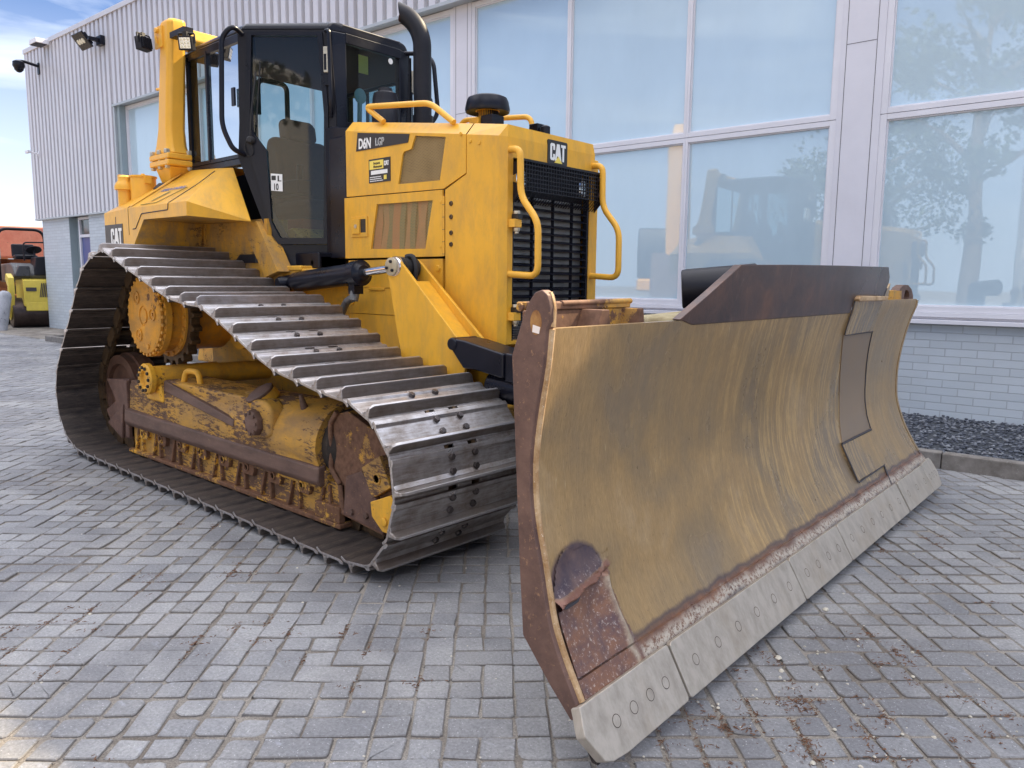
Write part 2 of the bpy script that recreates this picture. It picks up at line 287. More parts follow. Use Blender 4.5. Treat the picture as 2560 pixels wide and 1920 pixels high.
def mesh_mat(name, base, pitch=.0125, hole=.37):   # perforated sheet with real see-through holes
    m, n, l, b = mat(name); t = n.new('ShaderNodeTexCoord'); X = xyz(n, l, t.outputs['Object'])
    def sq(sx, sz):
        a = math_(n, l, 'SUBTRACT', math_(n, l, 'FRACT', math_(n, l, 'ADD', math_(n, l, 'DIVIDE', X[0], pitch), sx)), .5)
        c = math_(n, l, 'SUBTRACT', math_(n, l, 'FRACT', math_(n, l, 'ADD', math_(n, l, 'DIVIDE', X[2], pitch*1.4), sz)), .5)
        c = math_(n, l, 'MULTIPLY', c, 1.4)
        return math_(n, l, 'LESS_THAN', math_(n, l, 'SQRT', math_(n, l, 'ADD', math_(n, l, 'MULTIPLY', a, a), math_(n, l, 'MULTIPLY', c, c))), hole)
    h = math_(n, l, 'MAXIMUM', sq(0, 0), sq(.5, .5))
    b.inputs['Base Color'].default_value = (*base, 1); b.inputs['Roughness'].default_value = .5
    tr = n.new('ShaderNodeBsdfTransparent'); ms = n.new('ShaderNodeMixShader'); l.new(h, ms.inputs[0]); l.new(b.outputs[0], ms.inputs[1]); l.new(tr.outputs[0], ms.inputs[2])
    l.new(ms.outputs[0], n['Material Output'].inputs[0]); return m
PERF = mesh_mat('perforated_yellow_sheet', (.50, .33, .12))
def glass(name, tint, gl=.3, alpha=.5):
    m, n, l, b = mat(name); tr = n.new('ShaderNodeBsdfTransparent'); tr.inputs[0].default_value = (*tint, 1)
    g = n.new('ShaderNodeBsdfGlossy'); g.inputs['Roughness'].default_value = .03; fr = n.new('ShaderNodeFresnel'); fr.inputs[0].default_value = 1.5
    df = n.new('ShaderNodeBsdfDiffuse'); df.inputs[0].default_value = (.35, .40, .40, 1)
    q = noi(n, l, coords(n, l), 2.2, 4); dm = n.new('ShaderNodeMixShader'); l.new(ramp(n, l, q, [(.35, alpha*.4), (.7, alpha)]), dm.inputs[0])
    l.new(tr.outputs[0], dm.inputs[1]); l.new(df.outputs[0], dm.inputs[2])
    ms = n.new('ShaderNodeMixShader'); l.new(math_(n, l, 'ADD', math_(n, l, 'MULTIPLY', fr.outputs[0], .85), gl, True), ms.inputs[0]); l.new(dm.outputs[0], ms.inputs[1]); l.new(g.outputs[0], ms.inputs[2])
    l.new(ms.outputs[0], n['Material Output'].inputs[0]); return m
CABGLASS = glass('cab_glass', (.44, .60, .64), .006, .02)
# ================================================================== GROUND
def paver_mat():
    m, n, l, b = mat('concrete_pavers'); v = coords(n, l)
    g = n.new('ShaderNodeNewGeometry')
    base = ramp(n, l, g.outputs['Random Per Island'], [(0.0, (.19, .193, .203)), (.5, (.24, .243, .254)), (1.0, (.30, .303, .308))])
    big = noi(n, l, v, .9, 6, .6); c = mix(n, l, ramp(n, l, big, [(.4, 0.0), (.62, .45)]), base, (.38, .365, .34))
    c = mix(n, l, ramp(n, l, noi(n, l, v, .8, 6, .65), [(.46, 0.0), (.60, .7)]), c, (.13, .132, .145))
    f = noi(n, l, v, 95, 6, .75); c = mix(n, l, .75, c, ramp(n, l, f, [(.3, (.5, .5, .5)), (.7, (1.35, 1.35, 1.35))]), 'MULTIPLY')
    sp = ramp(n, l, noi(n, l, v, 130, 2), [(.67, 0.0), (.71, .75)]); c = mix(n, l, sp, c, (.55, .55, .56))
    st = ramp(n, l, noi(n, l, coords(n, l, (1, 3, 1), (0, 0, .78)), 9, 5), [(.62, 0.0), (.72, .35)]); c = mix(n, l, st, c, (.42, .44, .50))
    nrm = xyz(n, l, g.outputs['Normal']); side = ramp(n, l, nrm[2], [(.5, 1.0), (.93, 0.0)]); c = mix(n, l, math_(n, l, 'MULTIPLY', side, .5), c, (.16, .13, .10))
    l.new(c, b.inputs['Base Color']); b.inputs['Roughness'].default_value = .62; bump(n, l, b, math_(n, l, 'ADD', f, noi(n, l, v, 28, 4)), .6, .004); return m
def sand_mat():
    m, n, l, b = mat('joint_sand'); v = coords(n, l); q = noi(n, l, v, 2.2, 7, .7); f = noi(n, l, v, 160, 4, .8)
    c = ramp(n, l, q, [(.4, (.17, .145, .12)), (.6, (.32, .29, .25))]); c = mix(n, l, .8, c, ramp(n, l, f, [(.3, (.3, .3, .3)), (.7, (1.5, 1.5, 1.5))]), 'MULTIPLY')
    l.new(c, b.inputs['Base Color']); b.inputs['Roughness'].default_value = .95; bump(n, l, b, f, .8, .006); return m
MB().add([(-300, -300, -.007), (300, -300, -.007), (300, 300, -.007), (-300, 300, -.007)], [(0, 1, 2, 3)]).obj('ground', sand_mat(), kind='structure')
def build_pavers():
    V = []; F = []; U = .107; ca = math.cos(R(43)); sa = math.sin(R(43))
    def emit(cx, cy, w_, h_, near):
        x = cx*ca-cy*sa; y = cx*sa+cy*ca
        g = random.uniform(.0014, .0055); zt = random.gauss(0, .0016)-.001; tx, ty = random.gauss(0, .012), random.gauss(0, .012)
        a0 = random.gauss(0, .024); hw, hh = w_/2-g, h_/2-g; pts = []
        disturbed = near and (noise.noise(Vector((x*.9, y*.9, 3))) > .05 or (x > 2.9 and y > -2.2))
        if disturbed: g2 = random.uniform(0, .005); hw -= g2; hh -= random.uniform(0, .005)
        for sx, sy in ((-1, -1), (1, -1), (1, 1), (-1, 1)):
            if near:
                r_ = random.uniform(.003, .010) if random.random() > (.25 if disturbed else .06) else random.uniform(.010, .026)
                seg = [(hw-r_, -hh), (hw-r_*.3, -hh+r_*.3), (hw, -hh+r_)] if (sx, sy) == (1, -1) else \
                      [(hw, hh-r_), (hw-r_*.3, hh-r_*.3), (hw-r_, hh)] if (sx, sy) == (1, 1) else \
                      [(-hw+r_, hh), (-hw+r_*.3, hh-r_*.3), (-hw, hh-r_)] if (sx, sy) == (-1, 1) else \
                      [(-hw, -hh+r_), (-hw+r_*.3, -hh+r_*.3), (-hw+r_, -hh)]
                pts += [(px+random.gauss(0, .0023), py+random.gauss(0, .0023)) for px, py in seg]
            else: pts.append((sx*hw, sy*hh))
        n = len(pts); o = len(V); cb, sb = math.cos(R(43)+a0), math.sin(R(43)+a0)
        bw = random.uniform(.003, .006) if near else .004
        def put(k, z):
            for px, py in pts:
                qx, qy = px*(1-k/hw if abs(px) > 1e-4 else 1), py*(1-k/hh)
                V.append((x+qx*cb-qy*sb, y+qx*sb+qy*cb, z+zt+px*tx+py*ty if z > -.01 else z))
        put(bw, 0.0); put(bw*.25, -.003); put(0, -.016 if near else -.013)
        F.append(tuple(o+i for i in range(n)))
        for k in (0, 1):
            for i in range(n): j = (i+1) % n; F.append((o+k*n+i, o+(k+1)*n+i, o+(k+1)*n+j, o+k*n+j))
    lim = 330
    for i in range(-lim, lim):
        for j in range(-lim, lim):
            k = (i-j) % 4
            if k not in (0, 3): continue
            w_, h_ = (2, 1) if k == 0 else (1, 2); cx, cy = (i+w_/2)*U, (j+h_/2)*U
            x = cx*ca-cy*sa; y = cx*sa+cy*ca
            if y < -4.3 or y > 2.76+.047*x or x < -24.5 or x > 6.5: continue
            dx, dy = x-CAM.x, y-CAM.y; dist = math.hypot(dx, dy)
            fw = dx*_f.x+dy*_f.y; sd_ = dx*_r.x+dy*_r.y
            if fw < .6 and dist > 2.5: continue
            if abs(sd_) > fw*.85+2.2: continue
            near = dist < 6.2
            if random.random() < (.62 if near else .25):
                if w_ == 2: emit(cx-U/2, cy, U, U, near); emit(cx+U/2, cy, U, U, near)
                else: emit(cx, cy-U/2, U, U, near); emit(cx, cy+U/2, U, U, near)
            else: emit(cx, cy, w_*U, h_*U, near)
    me = bpy.data.meshes.new('paving'); me.from_pydata(V, [], F); me.materials.append(PAV); o = link(bpy.data.objects.new('paving', me)); tag(o, kind='structure')
PAV = paver_mat(); build_pavers()
# dry debris in the joints and loose stones
def debris():
    m = MB()
    random.seed(3); spots = []
    for _ in range(700):
        x, y = random.uniform(-.5, 4.6), random.uniform(-3.1, 1.8); u_ = (x*math.cos(.7505)+y*math.sin(.7505)); v_ = (-x*math.sin(.7505)+y*math.cos(.7505)); u_ = round(u_/.107)*.107; x, y = u_*math.cos(.7505)-v_*math.sin(.7505), u_*math.sin(.7505)+v_*math.cos(.7505)
        q = noise.noise(Vector((x*1.7, y*1.7, 9)))
        if (q > .12 or random.random() < .03) and not (-2.3 < x < 1.8 and -1.5 < y < 1.5): spots.append((x, y, .5+q))
    spots += [(3.45+random.gauss(0, .22), -1.2+random.gauss(0, .35), 1) for _ in range(60)]
    for x, y, q in spots:
        for _ in range(int(26*q)):
            a = random.choice((.75, 2.32))+random.gauss(0, .5); ln = random.uniform(.002, .009); wd = random.uniform(.0006, .0016)
            e_ = random.gauss(0, .035); f_ = random.gauss(0, .006); d_ = .75 if random.random() < .5 else 2.32; px, py = x+e_*math.cos(d_)-f_*math.sin(d_), y+e_*math.sin(d_)+f_*math.cos(d_); z = random.uniform(-.005, .0035); c, s = math.cos(a), math.sin(a)
            dz = random.uniform(-.003, .004); e = [(-ln, -wd), (ln, -wd), (ln, wd), (-ln, wd)]
            m.add([(px+c*u-s*t, py+s*u+c*t, z+(dz if u > 0 else 0)+(0 if t < 0 else .001)) for u, t in e]+[(px, py, z+.0025)], [(0, 1, 4), (1, 2, 4), (2, 3, 4), (3, 0, 4)])
    m.obj('dry_debris', rusty('dead_needles', (.07, .035, .02), (.22, .11, .06), .9, 40), kind='stuff', label='brown dry needles and grit gathered in the paving joints', cat='debris')
    m = MB(); random.seed(11)
    for _ in range(420):
        if random.random() < .5: x, y = 3.4+random.gauss(0, .35), -1.2+random.gauss(0, .5)
        else: x, y = random.uniform(-.5, 4.4), random.uniform(-3, 1.5)
        r = abs(random.gauss(.0022, .002))+.001
        if random.random() < .03: r *= 2.5
        vs = []
        for k in range(3):
            for t in range(6): vs.append((x+math.cos(t*1.05)*r*(.6, 1, .5)[k]*random.uniform(.8, 1.3), y+math.sin(t*1.05)*r*(.6, 1, .5)[k]*random.uniform(.8, 1.3), -.004+r*(0, .5, 1)[k]))
        m.add(vs, [tuple(range(6))[::-1], tuple(range(12, 18))]+[(k*6+t, k*6+(t+1) % 6, k*6+6+(t+1) % 6, k*6+6+t) for k in (0, 1) for t in range(6)])
    m.obj('loose_stones', simple('pale_stone', (.5, .46, .38), .8, 0, .3, 60), kind='stuff', label='small pale stones scattered over the paving', cat='stones')
debris()
# kerb and gravel bed along the wall
TH = .047
def bl(o): o.location = (0, 4.5992, 0); o.rotation_euler = (0, 0, TH); return o
CONC = rusty('kerb_concrete', (.13, .115, .10), (.24, .22, .20), .85, 8, (.3, .29, .27), 0)
kb = MB(); x = -14.2
while x < 12: kb.box((x, -1.99, -.05), (x+.995, -1.89, .12+random.uniform(-.003, .003))); x += 1.0
kb.box((-14.2, -1.885, -.05), (-14.1, .0, .12))
bl(tag(kb.obj('kerb', CONC, bevel=.012), kind='structure'))
def gravel():
    base = MB(); base.add([(-14.1, -1.89, .085), (12, -1.89, .085), (12, .15, .085), (-14.1, .15, .085)], [(0, 1, 2, 3)])
    bl(base.obj('gravel_base', simple('dark_gravel_base', (.05, .055, .065), .9, 0, .5, 60, 1), kind='structure'))
    m = MB(); random.seed(5)
    for _ in range(9000):
        x, y = random.uniform(.9, 7), random.uniform(-1.88, -.02); r = random.uniform(.008, .02)
        a = random.uniform(0, 3); q = random.uniform(.5, .9); z = .088+random.uniform(-.004, .012)
        vs = []
        for k, (s_, h) in enumerate(((.7, 0), (1, .4), (.55, .8))):
            for t in range(5):
                u = a+t*1.257; vs.append((x+math.cos(u)*r*s_, y+math.sin(u)*r*s_*q, z+h*r*random.uniform(.7, 1.2)))
        m.add(vs, [tuple(range(10, 15))]+[(k*5+t, k*5+(t+1) % 5, k*5+5+(t+1) % 5, k*5+5+t) for k in (0, 1) for t in range(5)])
    g, n, l, b = mat('slate_chips'); gi = n.new('ShaderNodeNewGeometry')
    l.new(ramp(n, l, gi.outputs['Random Per Island'], [(0.0, (.035, .04, .055)), (.6, (.09, .10, .125)), (1.0, (.22, .23, .25))]), b.inputs['Base Color']); b.inputs['Roughness'].default_value = .7
    bl(m.obj('gravel', g, kind='stuff', label='dark slate chippings between kerb and white brick wall', cat='gravel'))
gravel()
# ================================================================== BUILDING
CLAD = simple('pale_metal_cladding', (.62, .60, .62), .38, .15, .05, 1.3, .02)
CLADT = simple('cladding_trim', (.42, .45, .47), .45, .1, .06, 2, .02)
FRAMEW = simple('white_window_frame', (.74, .73, .77), .45, 0, .05, 2, .04)
PANELW = simple('white_column_panel', (.70, .69, .74), .55, 0, .06, 1.5, .08)
REVEAL = simple('grey_reveal', (.30, .36, .38), .5, 0, .06, 2, .03)
GAP = simple('dark_seam_gap', (.06, .055, .06), .8, 0, .1, 9, 0)  # dark colour for seams, grooves and small openings
def brick_mat():
    m, n, l, b = mat('painted_brick'); t = n.new('ShaderNodeTexCoord'); X = xyz(n, l, t.outputs['Object']); cb = n.new('ShaderNodeCombineXYZ')
    wob = noi(n, l, t.outputs['Object'], 6, 3)
    l.new(math_(n, l, 'ADD', X[0], X[1]), cb.inputs[0]); l.new(math_(n, l, 'ADD', X[2], math_(n, l, 'MULTIPLY', wob, .006)), cb.inputs[1])
    br = n.new('ShaderNodeTexBrick'); l.new(cb.outputs[0], br.inputs[0]); br.inputs['Scale'].default_value = 1; br.inputs['Brick Width'].default_value = .27
    br.inputs['Row Height'].default_value = .0755; br.inputs['Mortar Size'].default_value = .005; br.inputs['Mortar Smooth'].default_value = .35
    br.inputs['Color1'].default_value = (.50, .55, .59, 1); br.inputs['Color2'].default_value = (.56, .61, .65, 1); br.inputs['Mortar'].default_value = (.40, .43, .46, 1)
    q = noi(n, l, t.outputs['Object'], 1.6, 6); c = mix(n, l, ramp(n, l, q, [(.45, 0.0), (.75, .35)]), br.outputs[0], (.45, .47, .47))
    l.new(c, b.inputs['Base Color']); b.inputs['Roughness'].default_value = .6
    h = math_(n, l, 'ADD', math_(n, l, 'MULTIPLY', br.outputs['Fac'], -1), math_(n, l, 'MULTIPLY', noi(n, l, t.outputs['Object'], 30, 5), .35)); bump(n, l, b, h, .55, .006); return m
BRICK = brick_mat()
def pane_mat():
    m, n, l, b = mat('window_pane'); v = coords(n, l); oi = n.new('ShaderNodeObjectInfo')
    c = ramp(n, l, oi.outputs['Random'], [(0.0, (.50, .65, .74)), (1.0, (.56, .70, .78))])
    c = mix(n, l, .25, c, ramp(n, l, noi(n, l, coords(n, l, (1, 1, .5)), 1.2, 5), [(.35, (.7, .7, .7)), (.65, (1, 1, 1))]), 'MULTIPLY')
    l.new(c, b.inputs['Base Color']); b.inputs['Roughness'].default_value = .75; g = n.new('ShaderNodeBsdfGlossy'); g.inputs['Roughness'].default_value = .015
    g.inputs[0].default_value = (.9, .97, 1, 1)
    fr = n.new('ShaderNodeFresnel'); fr.inputs[0].default_value = 1.5; ms = n.new('ShaderNodeMixShader')
    bm = n.new('ShaderNodeBump'); bm.inputs['Strength'].default_value = .02; bm.inputs['Distance'].default_value = .05; l.new(noi(n, l, v, .9, 2), bm.inputs['Height']); l.new(bm.outputs[0], g.inputs['Normal'])
    l.new(math_(n, l, 'MINIMUM', math_(n, l, 'ADD', math_(n, l, 'MULTIPLY', fr.outputs[0], .8),   .10, True), .22), ms.inputs[0]); l.new(b.outputs[0], ms.inputs[1]); l.new(g.outputs[0], ms.inputs[2]); l.new(ms.outputs[0], n['Material Output'].inputs[0]); return m
PANE = pane_mat()
BD = empty('warehouse', (0, 4.5992, 0), TH, label='pale grey metal clad hall with tall windows above white painted brick', cat='building')
S0, S1, ZT = -19.35, 13.0, 7.24
def clad(m, s0, s1, z0, z1):
    pts = []; s = s0; p = .222
    while s < s1-.01:
        pts += [(s, -.130), (s+.012, -.207), (s+.136, -.207), (s+.148, -.130)]; s += p
    pts = [q for q in pts if q[0] <= s1]+[(s1, -.125)]
    vs = [(a, b_, z) for z in (z0, z1) for a, b_ in pts]; n = len(pts)
    m.add(vs, [(i, i+1, n+i+1, n+i) for i in range(n-1)])
m = MB(); clad(m, S0+.06, -14.36, 2.90, ZT-.1); clad(m, -14.36+.0, S1, 5.21, ZT-.1)
m.obj('metal_cladding', CLAD, BD)
m = MB(); m.box((S0-.02, -.235, ZT-.11), (S1, .3, ZT)); m.box((S0-.0, -.215, 2.89), (S0+.065, .0, ZT-.11)); m.obj('roof_flashing', CLAD, BD, bevel=.008)
m = MB(); m.box((S0, -.225, 2.86), (-14.36, -.11, 2.90)); m.box((-14.42, -.23, 5.16), (S1, -.17, 5.21)); m.box((-14.36, -.17, 5.185), (S1, -.03, 5.205)); m.box((-14.40, -.215, 2.9), (-14.33, -.165, 5.16)); m.obj('cladding_trim', CLADT, BD, bevel=.004)
m = MB(); m.box((S0+.03, -.14, 2.905), (-14.35, 14, ZT-.12)); m.box((-14.34, .06, 0), (S1, 14, ZT-.12)); m.box((-14.34, -.14, 5.215), (S1, .05, ZT-.12)); m.obj('wall_core', CLADT, BD)
m = MB(); m.box((-14.33, -.165, .985), (-14.2, .05, 5.185)); m.obj('window_reveal', REVEAL, BD)
# brick
m = MB(); m.box((-14.33, 0.0, -.1), (S1, .055, .985)); 
m.box((-19.12, -.13, -.1), (-17.4, .3, 2.86)); m.box((-16.22, -.13, -.1), (-14.335, .3, 2.86)); m.box((-19.12, .31, -.1), (-14.5, 13.9, 2.86)); m.obj('brick_wall', BRICK, BD)
m = MB(); m.box((-17.4, -.125, -.1), (-17.39, .2, 2.86)); m.box((-17.39, .05, -.1), (-17.12, .09, 2.86)); m.obj('door_reveal', REVEAL, BD)
dr = MB().box((-17.05, .02, 0), (-16.27, .06, 2.36)).obj('door', simple('blue_door', (.075, .10, .27), .4, 0, .06, 3, .02), BD, bevel=.005)
MB().cyl((-17.0, .0, 1.05), (-17.0, -.05, 1.05), .012).cyl((-17.0, -.05, 1.05), (-16.88, -.05, 1.05), .011).obj('handle', ZINC, dr)
m = MB(); 
for a in ((-17.12, 0, -17.05, 2.86), (-16.27, 0, -16.22, 2.86), (-17.05, 2.36, -16.27, 2.43), (-17.05, 2.80, -16.27, 2.86)): m.box((a[0], -.02, a[1]), (a[2], .07, a[3]))
m.obj('door_frame', FRAMEW, BD)
tw = MB().box((-17.05, .03, 2.43), (-16.27, .05, 2.80)).obj('transom_window', simple('dark_glass', (.10, .12, .12), .08, 0, .3, 2, 0), BD)
# window bays
posts = [(-9.43, -9.06), (-4.05, -3.70), (1.29, 1.704), (6.66, 7.07)]
bays = [(-14.2, -9.43), (-9.06, -4.05), (-3.70, 1.29), (1.704, 6.66), (7.07, 12.0)]
for a, b_ in posts:
    m = MB(); m.box((a-.0, -.035, .99), (b_, .05, 5.184))
    m.mat(1).box((a+.055, -.0375, .99), (a+.059, -.035, 5.18)); m.box((b_-.075, -.0375, .99), (b_-.071, -.035, 5.18)); m.box((a+.06, -.0375, 3.72), (b_-.076, -.035, 3.724))
    m.obj('column_panel', [PANELW, GAP], BD)
for a, b_ in bays:
    n_ = 3; wd = (b_-a)/n_
    if a == 1.704: cuts = [a, 3.66, 5.3, b_]
    else: cuts = [a+wd*i for i in range(4)]
    for z0, z1 in ((1.155, 2.954), (3.063, 5.11)):
        for i in range(n_):
            f = MB(); t = .030; s0, s1 = cuts[i], cuts[i+1]
            oa = .062 if i == 0 else t; ob = .062 if i == n_-1 else t
            zb = z0-.055 if z0 < 2 else z0-.052; zt = z1+.052 if z0 < 2 else z1+.07
            f.box((s0, -.028, zb), (s0+oa, .05, zt)); f.box((s1-ob, -.028, zb), (s1-.0005, .05, zt)); f.box((s0+oa, -.026, zb), (s1-ob, .05, z0)); f.box((s0+oa, -.026, z1), (s1-ob, .05, zt))
            # inner glazing bead
            f.box((s0+oa, -.008, z0), (s0+oa+.014, .05, z1)); f.box((s1-ob-.014, -.008, z0), (s1-ob, .05, z1)); f.box((s0+oa+.014, -.009, z0), (s1-ob-.014, .05, z0+.014)); f.box((s0+oa+.014, -.009, z1-.014), (s1-ob-.014, .05, z1))
            fo = f.obj('window', FRAMEW, BD, bevel=.002, seg=1)
            MB().add([(s0+oa+.012, .012, z0+.012), (s1-ob-.012, .012, z0+.012), (s1-ob-.012, .012, z1-.012), (s0+oa+.012, .012, z1-.012)], [(0, 1, 2, 3)]).obj('pane', PANE, fo)
m = MB(); m.box((-14.2, -.045, 1.055), (S1, .05, 1.098)); m.box((-14.2, -.075, .988), (S1, .05, 1.028)); m.box((-14.2, -.0, 1.028), (S1, .05, 1.055)); m.obj('window_sill', FRAMEW, BD, bevel=.004)
# things fixed on the facade
def onwall(name, s, z, **k): 
    o = empty(name, (-.0, 0, 0), 0, **k); c, s_ = math.cos(TH), math.sin(TH)
    o.location = (s*c+.205*s_, 4.5992+s*s_-.205*c, z); o.rotation_euler = (0, 0, TH); return o
LED = simple('led_lens', (.85, .78, .6), .3, 0, .1, 40, 0)
o = onwall('floodlight', -14.72, 6.62, label='black wall floodlight with three round lenses, tilted down on the metal cladding', cat='floodlight')
m = MB(); m.box((-.12, -.1, -.1), (.12, 0, .1)); m.box((-.05, -.32, -.04), (.05, -.1, .04)); m.obj('bracket', BLACK, o, bevel=.01)
ex_, ez_ = Vector((0, .33, -.40)).normalized(), Vector((0, -.77, -.64))   # face runs down and back to the wall, looks out and down
X = Matrix(((1, ex_.x, ez_.x, -.34), (0, ex_.y, ez_.y, -.30), (0, ex_.z, ez_.z, .0), (0, 0, 0, 1))) @ Matrix.Scale(.68, 4)   # local x = along wall, y = down the face, z = out of the face
m = MB(); m.box((-.40, -.27, -.03), (.40, .27, .03)); m.prism([(-.30, -.2), (.30, -.2), (.30, .2), (-.30, .2)], 2, -.14, -.03); m.obj('lamp_body', BLACK, o, bevel=.012, xf=X)
m = MB()
for k in range(9): m.box((-.37, -.235+k*.055, .0305), (.37, -.22+k*.055, .045))
m.obj('grille', SATIN, o, xf=X)
for k in (-1, 0, 1): MB().cyl((k*.17, 0, .0305), (k*.17, 0, .060), .085, .08).obj('lens', LED, o, xf=X)
o = onwall('roof_lamp', -17.95, 7.12, label='small white box lamp under the roof edge near the building corner', cat='lamp')
MB().prism([(-.14, -.05), (.30, -.05), (.30, .06), (-.10, .06)], 1, -.32, 0).obj('housing', FRAMEW, o, bevel=.01)
MB().box((-.12, -.30, -.06), (.26, -.05, -.0505)).obj('lens', SATIN, o)
o = onwall('dome_camera', -18.42, 6.62, label='black dome security camera on a bracket by the building corner', cat='security camera')
m = MB(); m.box((-.05, -.03, -.14), (.05, 0, .14)); m.tube([(0, -.02, .06), (-.04, -.35, .12), (-.04, -.45, .10)], .035); m.obj('bracket', BLACK, o)
MB().lathe((-.04, -.45, .12), (0, 0, -1), [(.06, 0), (.13, .04), (.14, .14), (.12, .18)]).obj('housing', BLACK, o)
MB().lathe((-.04, -.45, -.055), (0, 0, -1), [(.115, 0), (.10, .06), (.05, .11), (0, .125)]).obj('dome', BLACK, o)
o = onwall('bracket_camera', -18.78, 4.55, label='small white bracket camera halfway up the corner of the cladding', cat='security camera')
m = MB(); m.box((-.03, -.02, -.07), (.03, 0, .07)); m.cyl((0, -.02, 0), (-.08, -.2, .03), .02); m.obj('bracket', FRAMEW, o)
MB().box((-.22, -.27, .0), (-.02, -.2, .07)).obj('housing', FRAMEW, o, bevel=.01)
# ================================================================== BULLDOZER
DZ = empty('bulldozer', (0, 0, 0), label='worn yellow crawler bulldozer with black cab and wide scoured steel blade', cat='bulldozer')
# closed path of the shoe plates (outer face), side view x,z, clockwise seen from the near side (top goes forward)
PATH = [(-1.27, 1.535), (-1.04, 1.462), (-.855, 1.398), (-.672, 1.345), (-.49, 1.285), (-.31, 1.235), (-.12, 1.208), (.08, 1.196), (.275, 1.123), (.457, 1.048), (.641, .965), (.82, .902),
        (1.03, .868), (1.25, .828), (1.46, .812), (1.666, .708), (1.765, .508), (1.725, .27), (1.60, .075), (1.40, .047), (1.2, .047), (.4, .047), (-.4, .047), (-1.2, .047), (-1.85, .047), (-2.08, .068), (-2.285, .185),
        (-2.385, .39), (-2.345, .61), (-2.20, .79), (-2.065, .94), (-1.935, 1.085), (-1.83, 1.225), (-1.70, 1.385), (-1.50, 1.49)]
def path_pts(P, pitch):
    P = [Vector(p) for p in P]; P.append(P[0]); seg = [(P[i+1]-P[i]).length for i in range(len(P)-1)]; T = sum(seg); n = round(T/pitch); out = []
    for k in range(n):
        d = T*k/n; i = 0
        while d > seg[i]: d -= seg[i]; i += 1
        out.append(P[i].lerp(P[i+1], d/seg[i]))
    return out
PP = path_pts(PATH, .2); NS = len(PP)
def shoe_mesh():
    m = MB(); W = .42
    body = [(0, .009), (.022, .011), (.036, .001), (.128, 0), (.128, -.013), (.036, -.013), (.0, -.005)]
    mid = [(.128, 0), (.172, .0), (.172, -.013), (.128, -.013)]
    tail = [(.172, .0), (.190, -.004), (.206, -.013), (.214, -.024), (.206, -.031), (.186, -.018), (.172, -.013)]
    def P(poly, a, b): m.prism([(x, z) for x, z in poly], 1, a, b)
    P(body, -W, W); P(mid, -W, W)
    for a, b in ((-W, -.105), (-.045, .045), (.105, W)): P(tail, a, b)
    # grouser with sloping ends
    g0, g1 = .134, .146
    ring = lambda y, h: [(.130, y, 0), (.163, y, 0), (.154, y, h), (.141, y, h)]
    m.loft([ring(-W, .012), ring(-W+.006, .040), ring(-W+.028, .053), ring(W-.028, .053), ring(W-.006, .040), ring(W, .012)])
    # fillet foot
    m.prism([(.110, 0), (.132, 0), (.132, .014)], 1, -W+.002, W-.002)
    m.mat(2)
    for sx in (.040, .105):
        for sy in (-.075, .075): m.hexb((sx, sy, -.0), (0, 0, 1), .0175, .018)
    return m
SHOE = None; BOLTM = rusty('dark_shoe_bolt', (.05, .045, .045), (.14, .12, .115), .35, 30, None, .7)
def build_track(sg):
    global SHOE
    yc = 1.08*sg; m = MB()
    n = NS
    cen = []
    for k in range(n):
        a, b = PP[k], PP[(k+1) % n]; d = (b-a).normalized(); nn = Vector((-d.y, d.x)); p0 = a-nn*.062; p1 = b-nn*.062; e = (p1-p0)
        for off in (-.085, .085):
            for sh, t0, t1 in ((0, -.12, .62), (.021 if off > 0 else -.021, .42, 1.12)):
                y = yc+off+sh; w_ = .010
                A = p0+e*t0; B = p0+e*t1; h = .048
                q = [A+nn*h, A+d*-.02, A-nn*h*.8, B-nn*h*.8, B+d*.02, B+nn*h]
                m.prism([(v.x, v.y) for v in q], 1, y-w_, y+w_)
        m.cyl((p1.x, yc-.105, p1.y), (p1.x, yc+.105, p1.y), .022, n=10)
    tr = m.obj('track', LINK, DZ)
    for k in range(n):
        a, b = PP[k], PP[(k+1) % n]; d = (b-a).normalized(); nn = Vector((-d.y, d.x))
        M = Matrix(((d.x, 0, nn.x, a.x), (0, 1, 0, yc), (d.y, 0, nn.y, a.y), (0, 0, 0, 1))) 
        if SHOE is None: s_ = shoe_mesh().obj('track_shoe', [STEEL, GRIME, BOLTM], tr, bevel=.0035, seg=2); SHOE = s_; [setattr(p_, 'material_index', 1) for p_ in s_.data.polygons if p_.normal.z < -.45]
        else: s_ = link(SHOE.copy()); s_.parent = tr
        # determinant: axes (d, y, n) with n = rot90(d) in xz -> left handed fix by flipping y
        jt = math.radians(random.uniform(-.8, .8))
        s_.matrix_local = M @ Matrix.Rotation(jt, 4, 'Y')
    return tr
def sprocket_disc(c, r0, r1, nteeth, y0, y1):
    pts = []
    for k in range(nteeth):
        for u, r in ((0, r1), (.28, r1), (.42, r0), (.86, r0)): t = 2*math.pi*(k+u)/nteeth; pts.append((c[0]+r*math.cos(t), c[1]+r*math.sin(t)))
    return MB().prism(pts, 1, y0, y1)
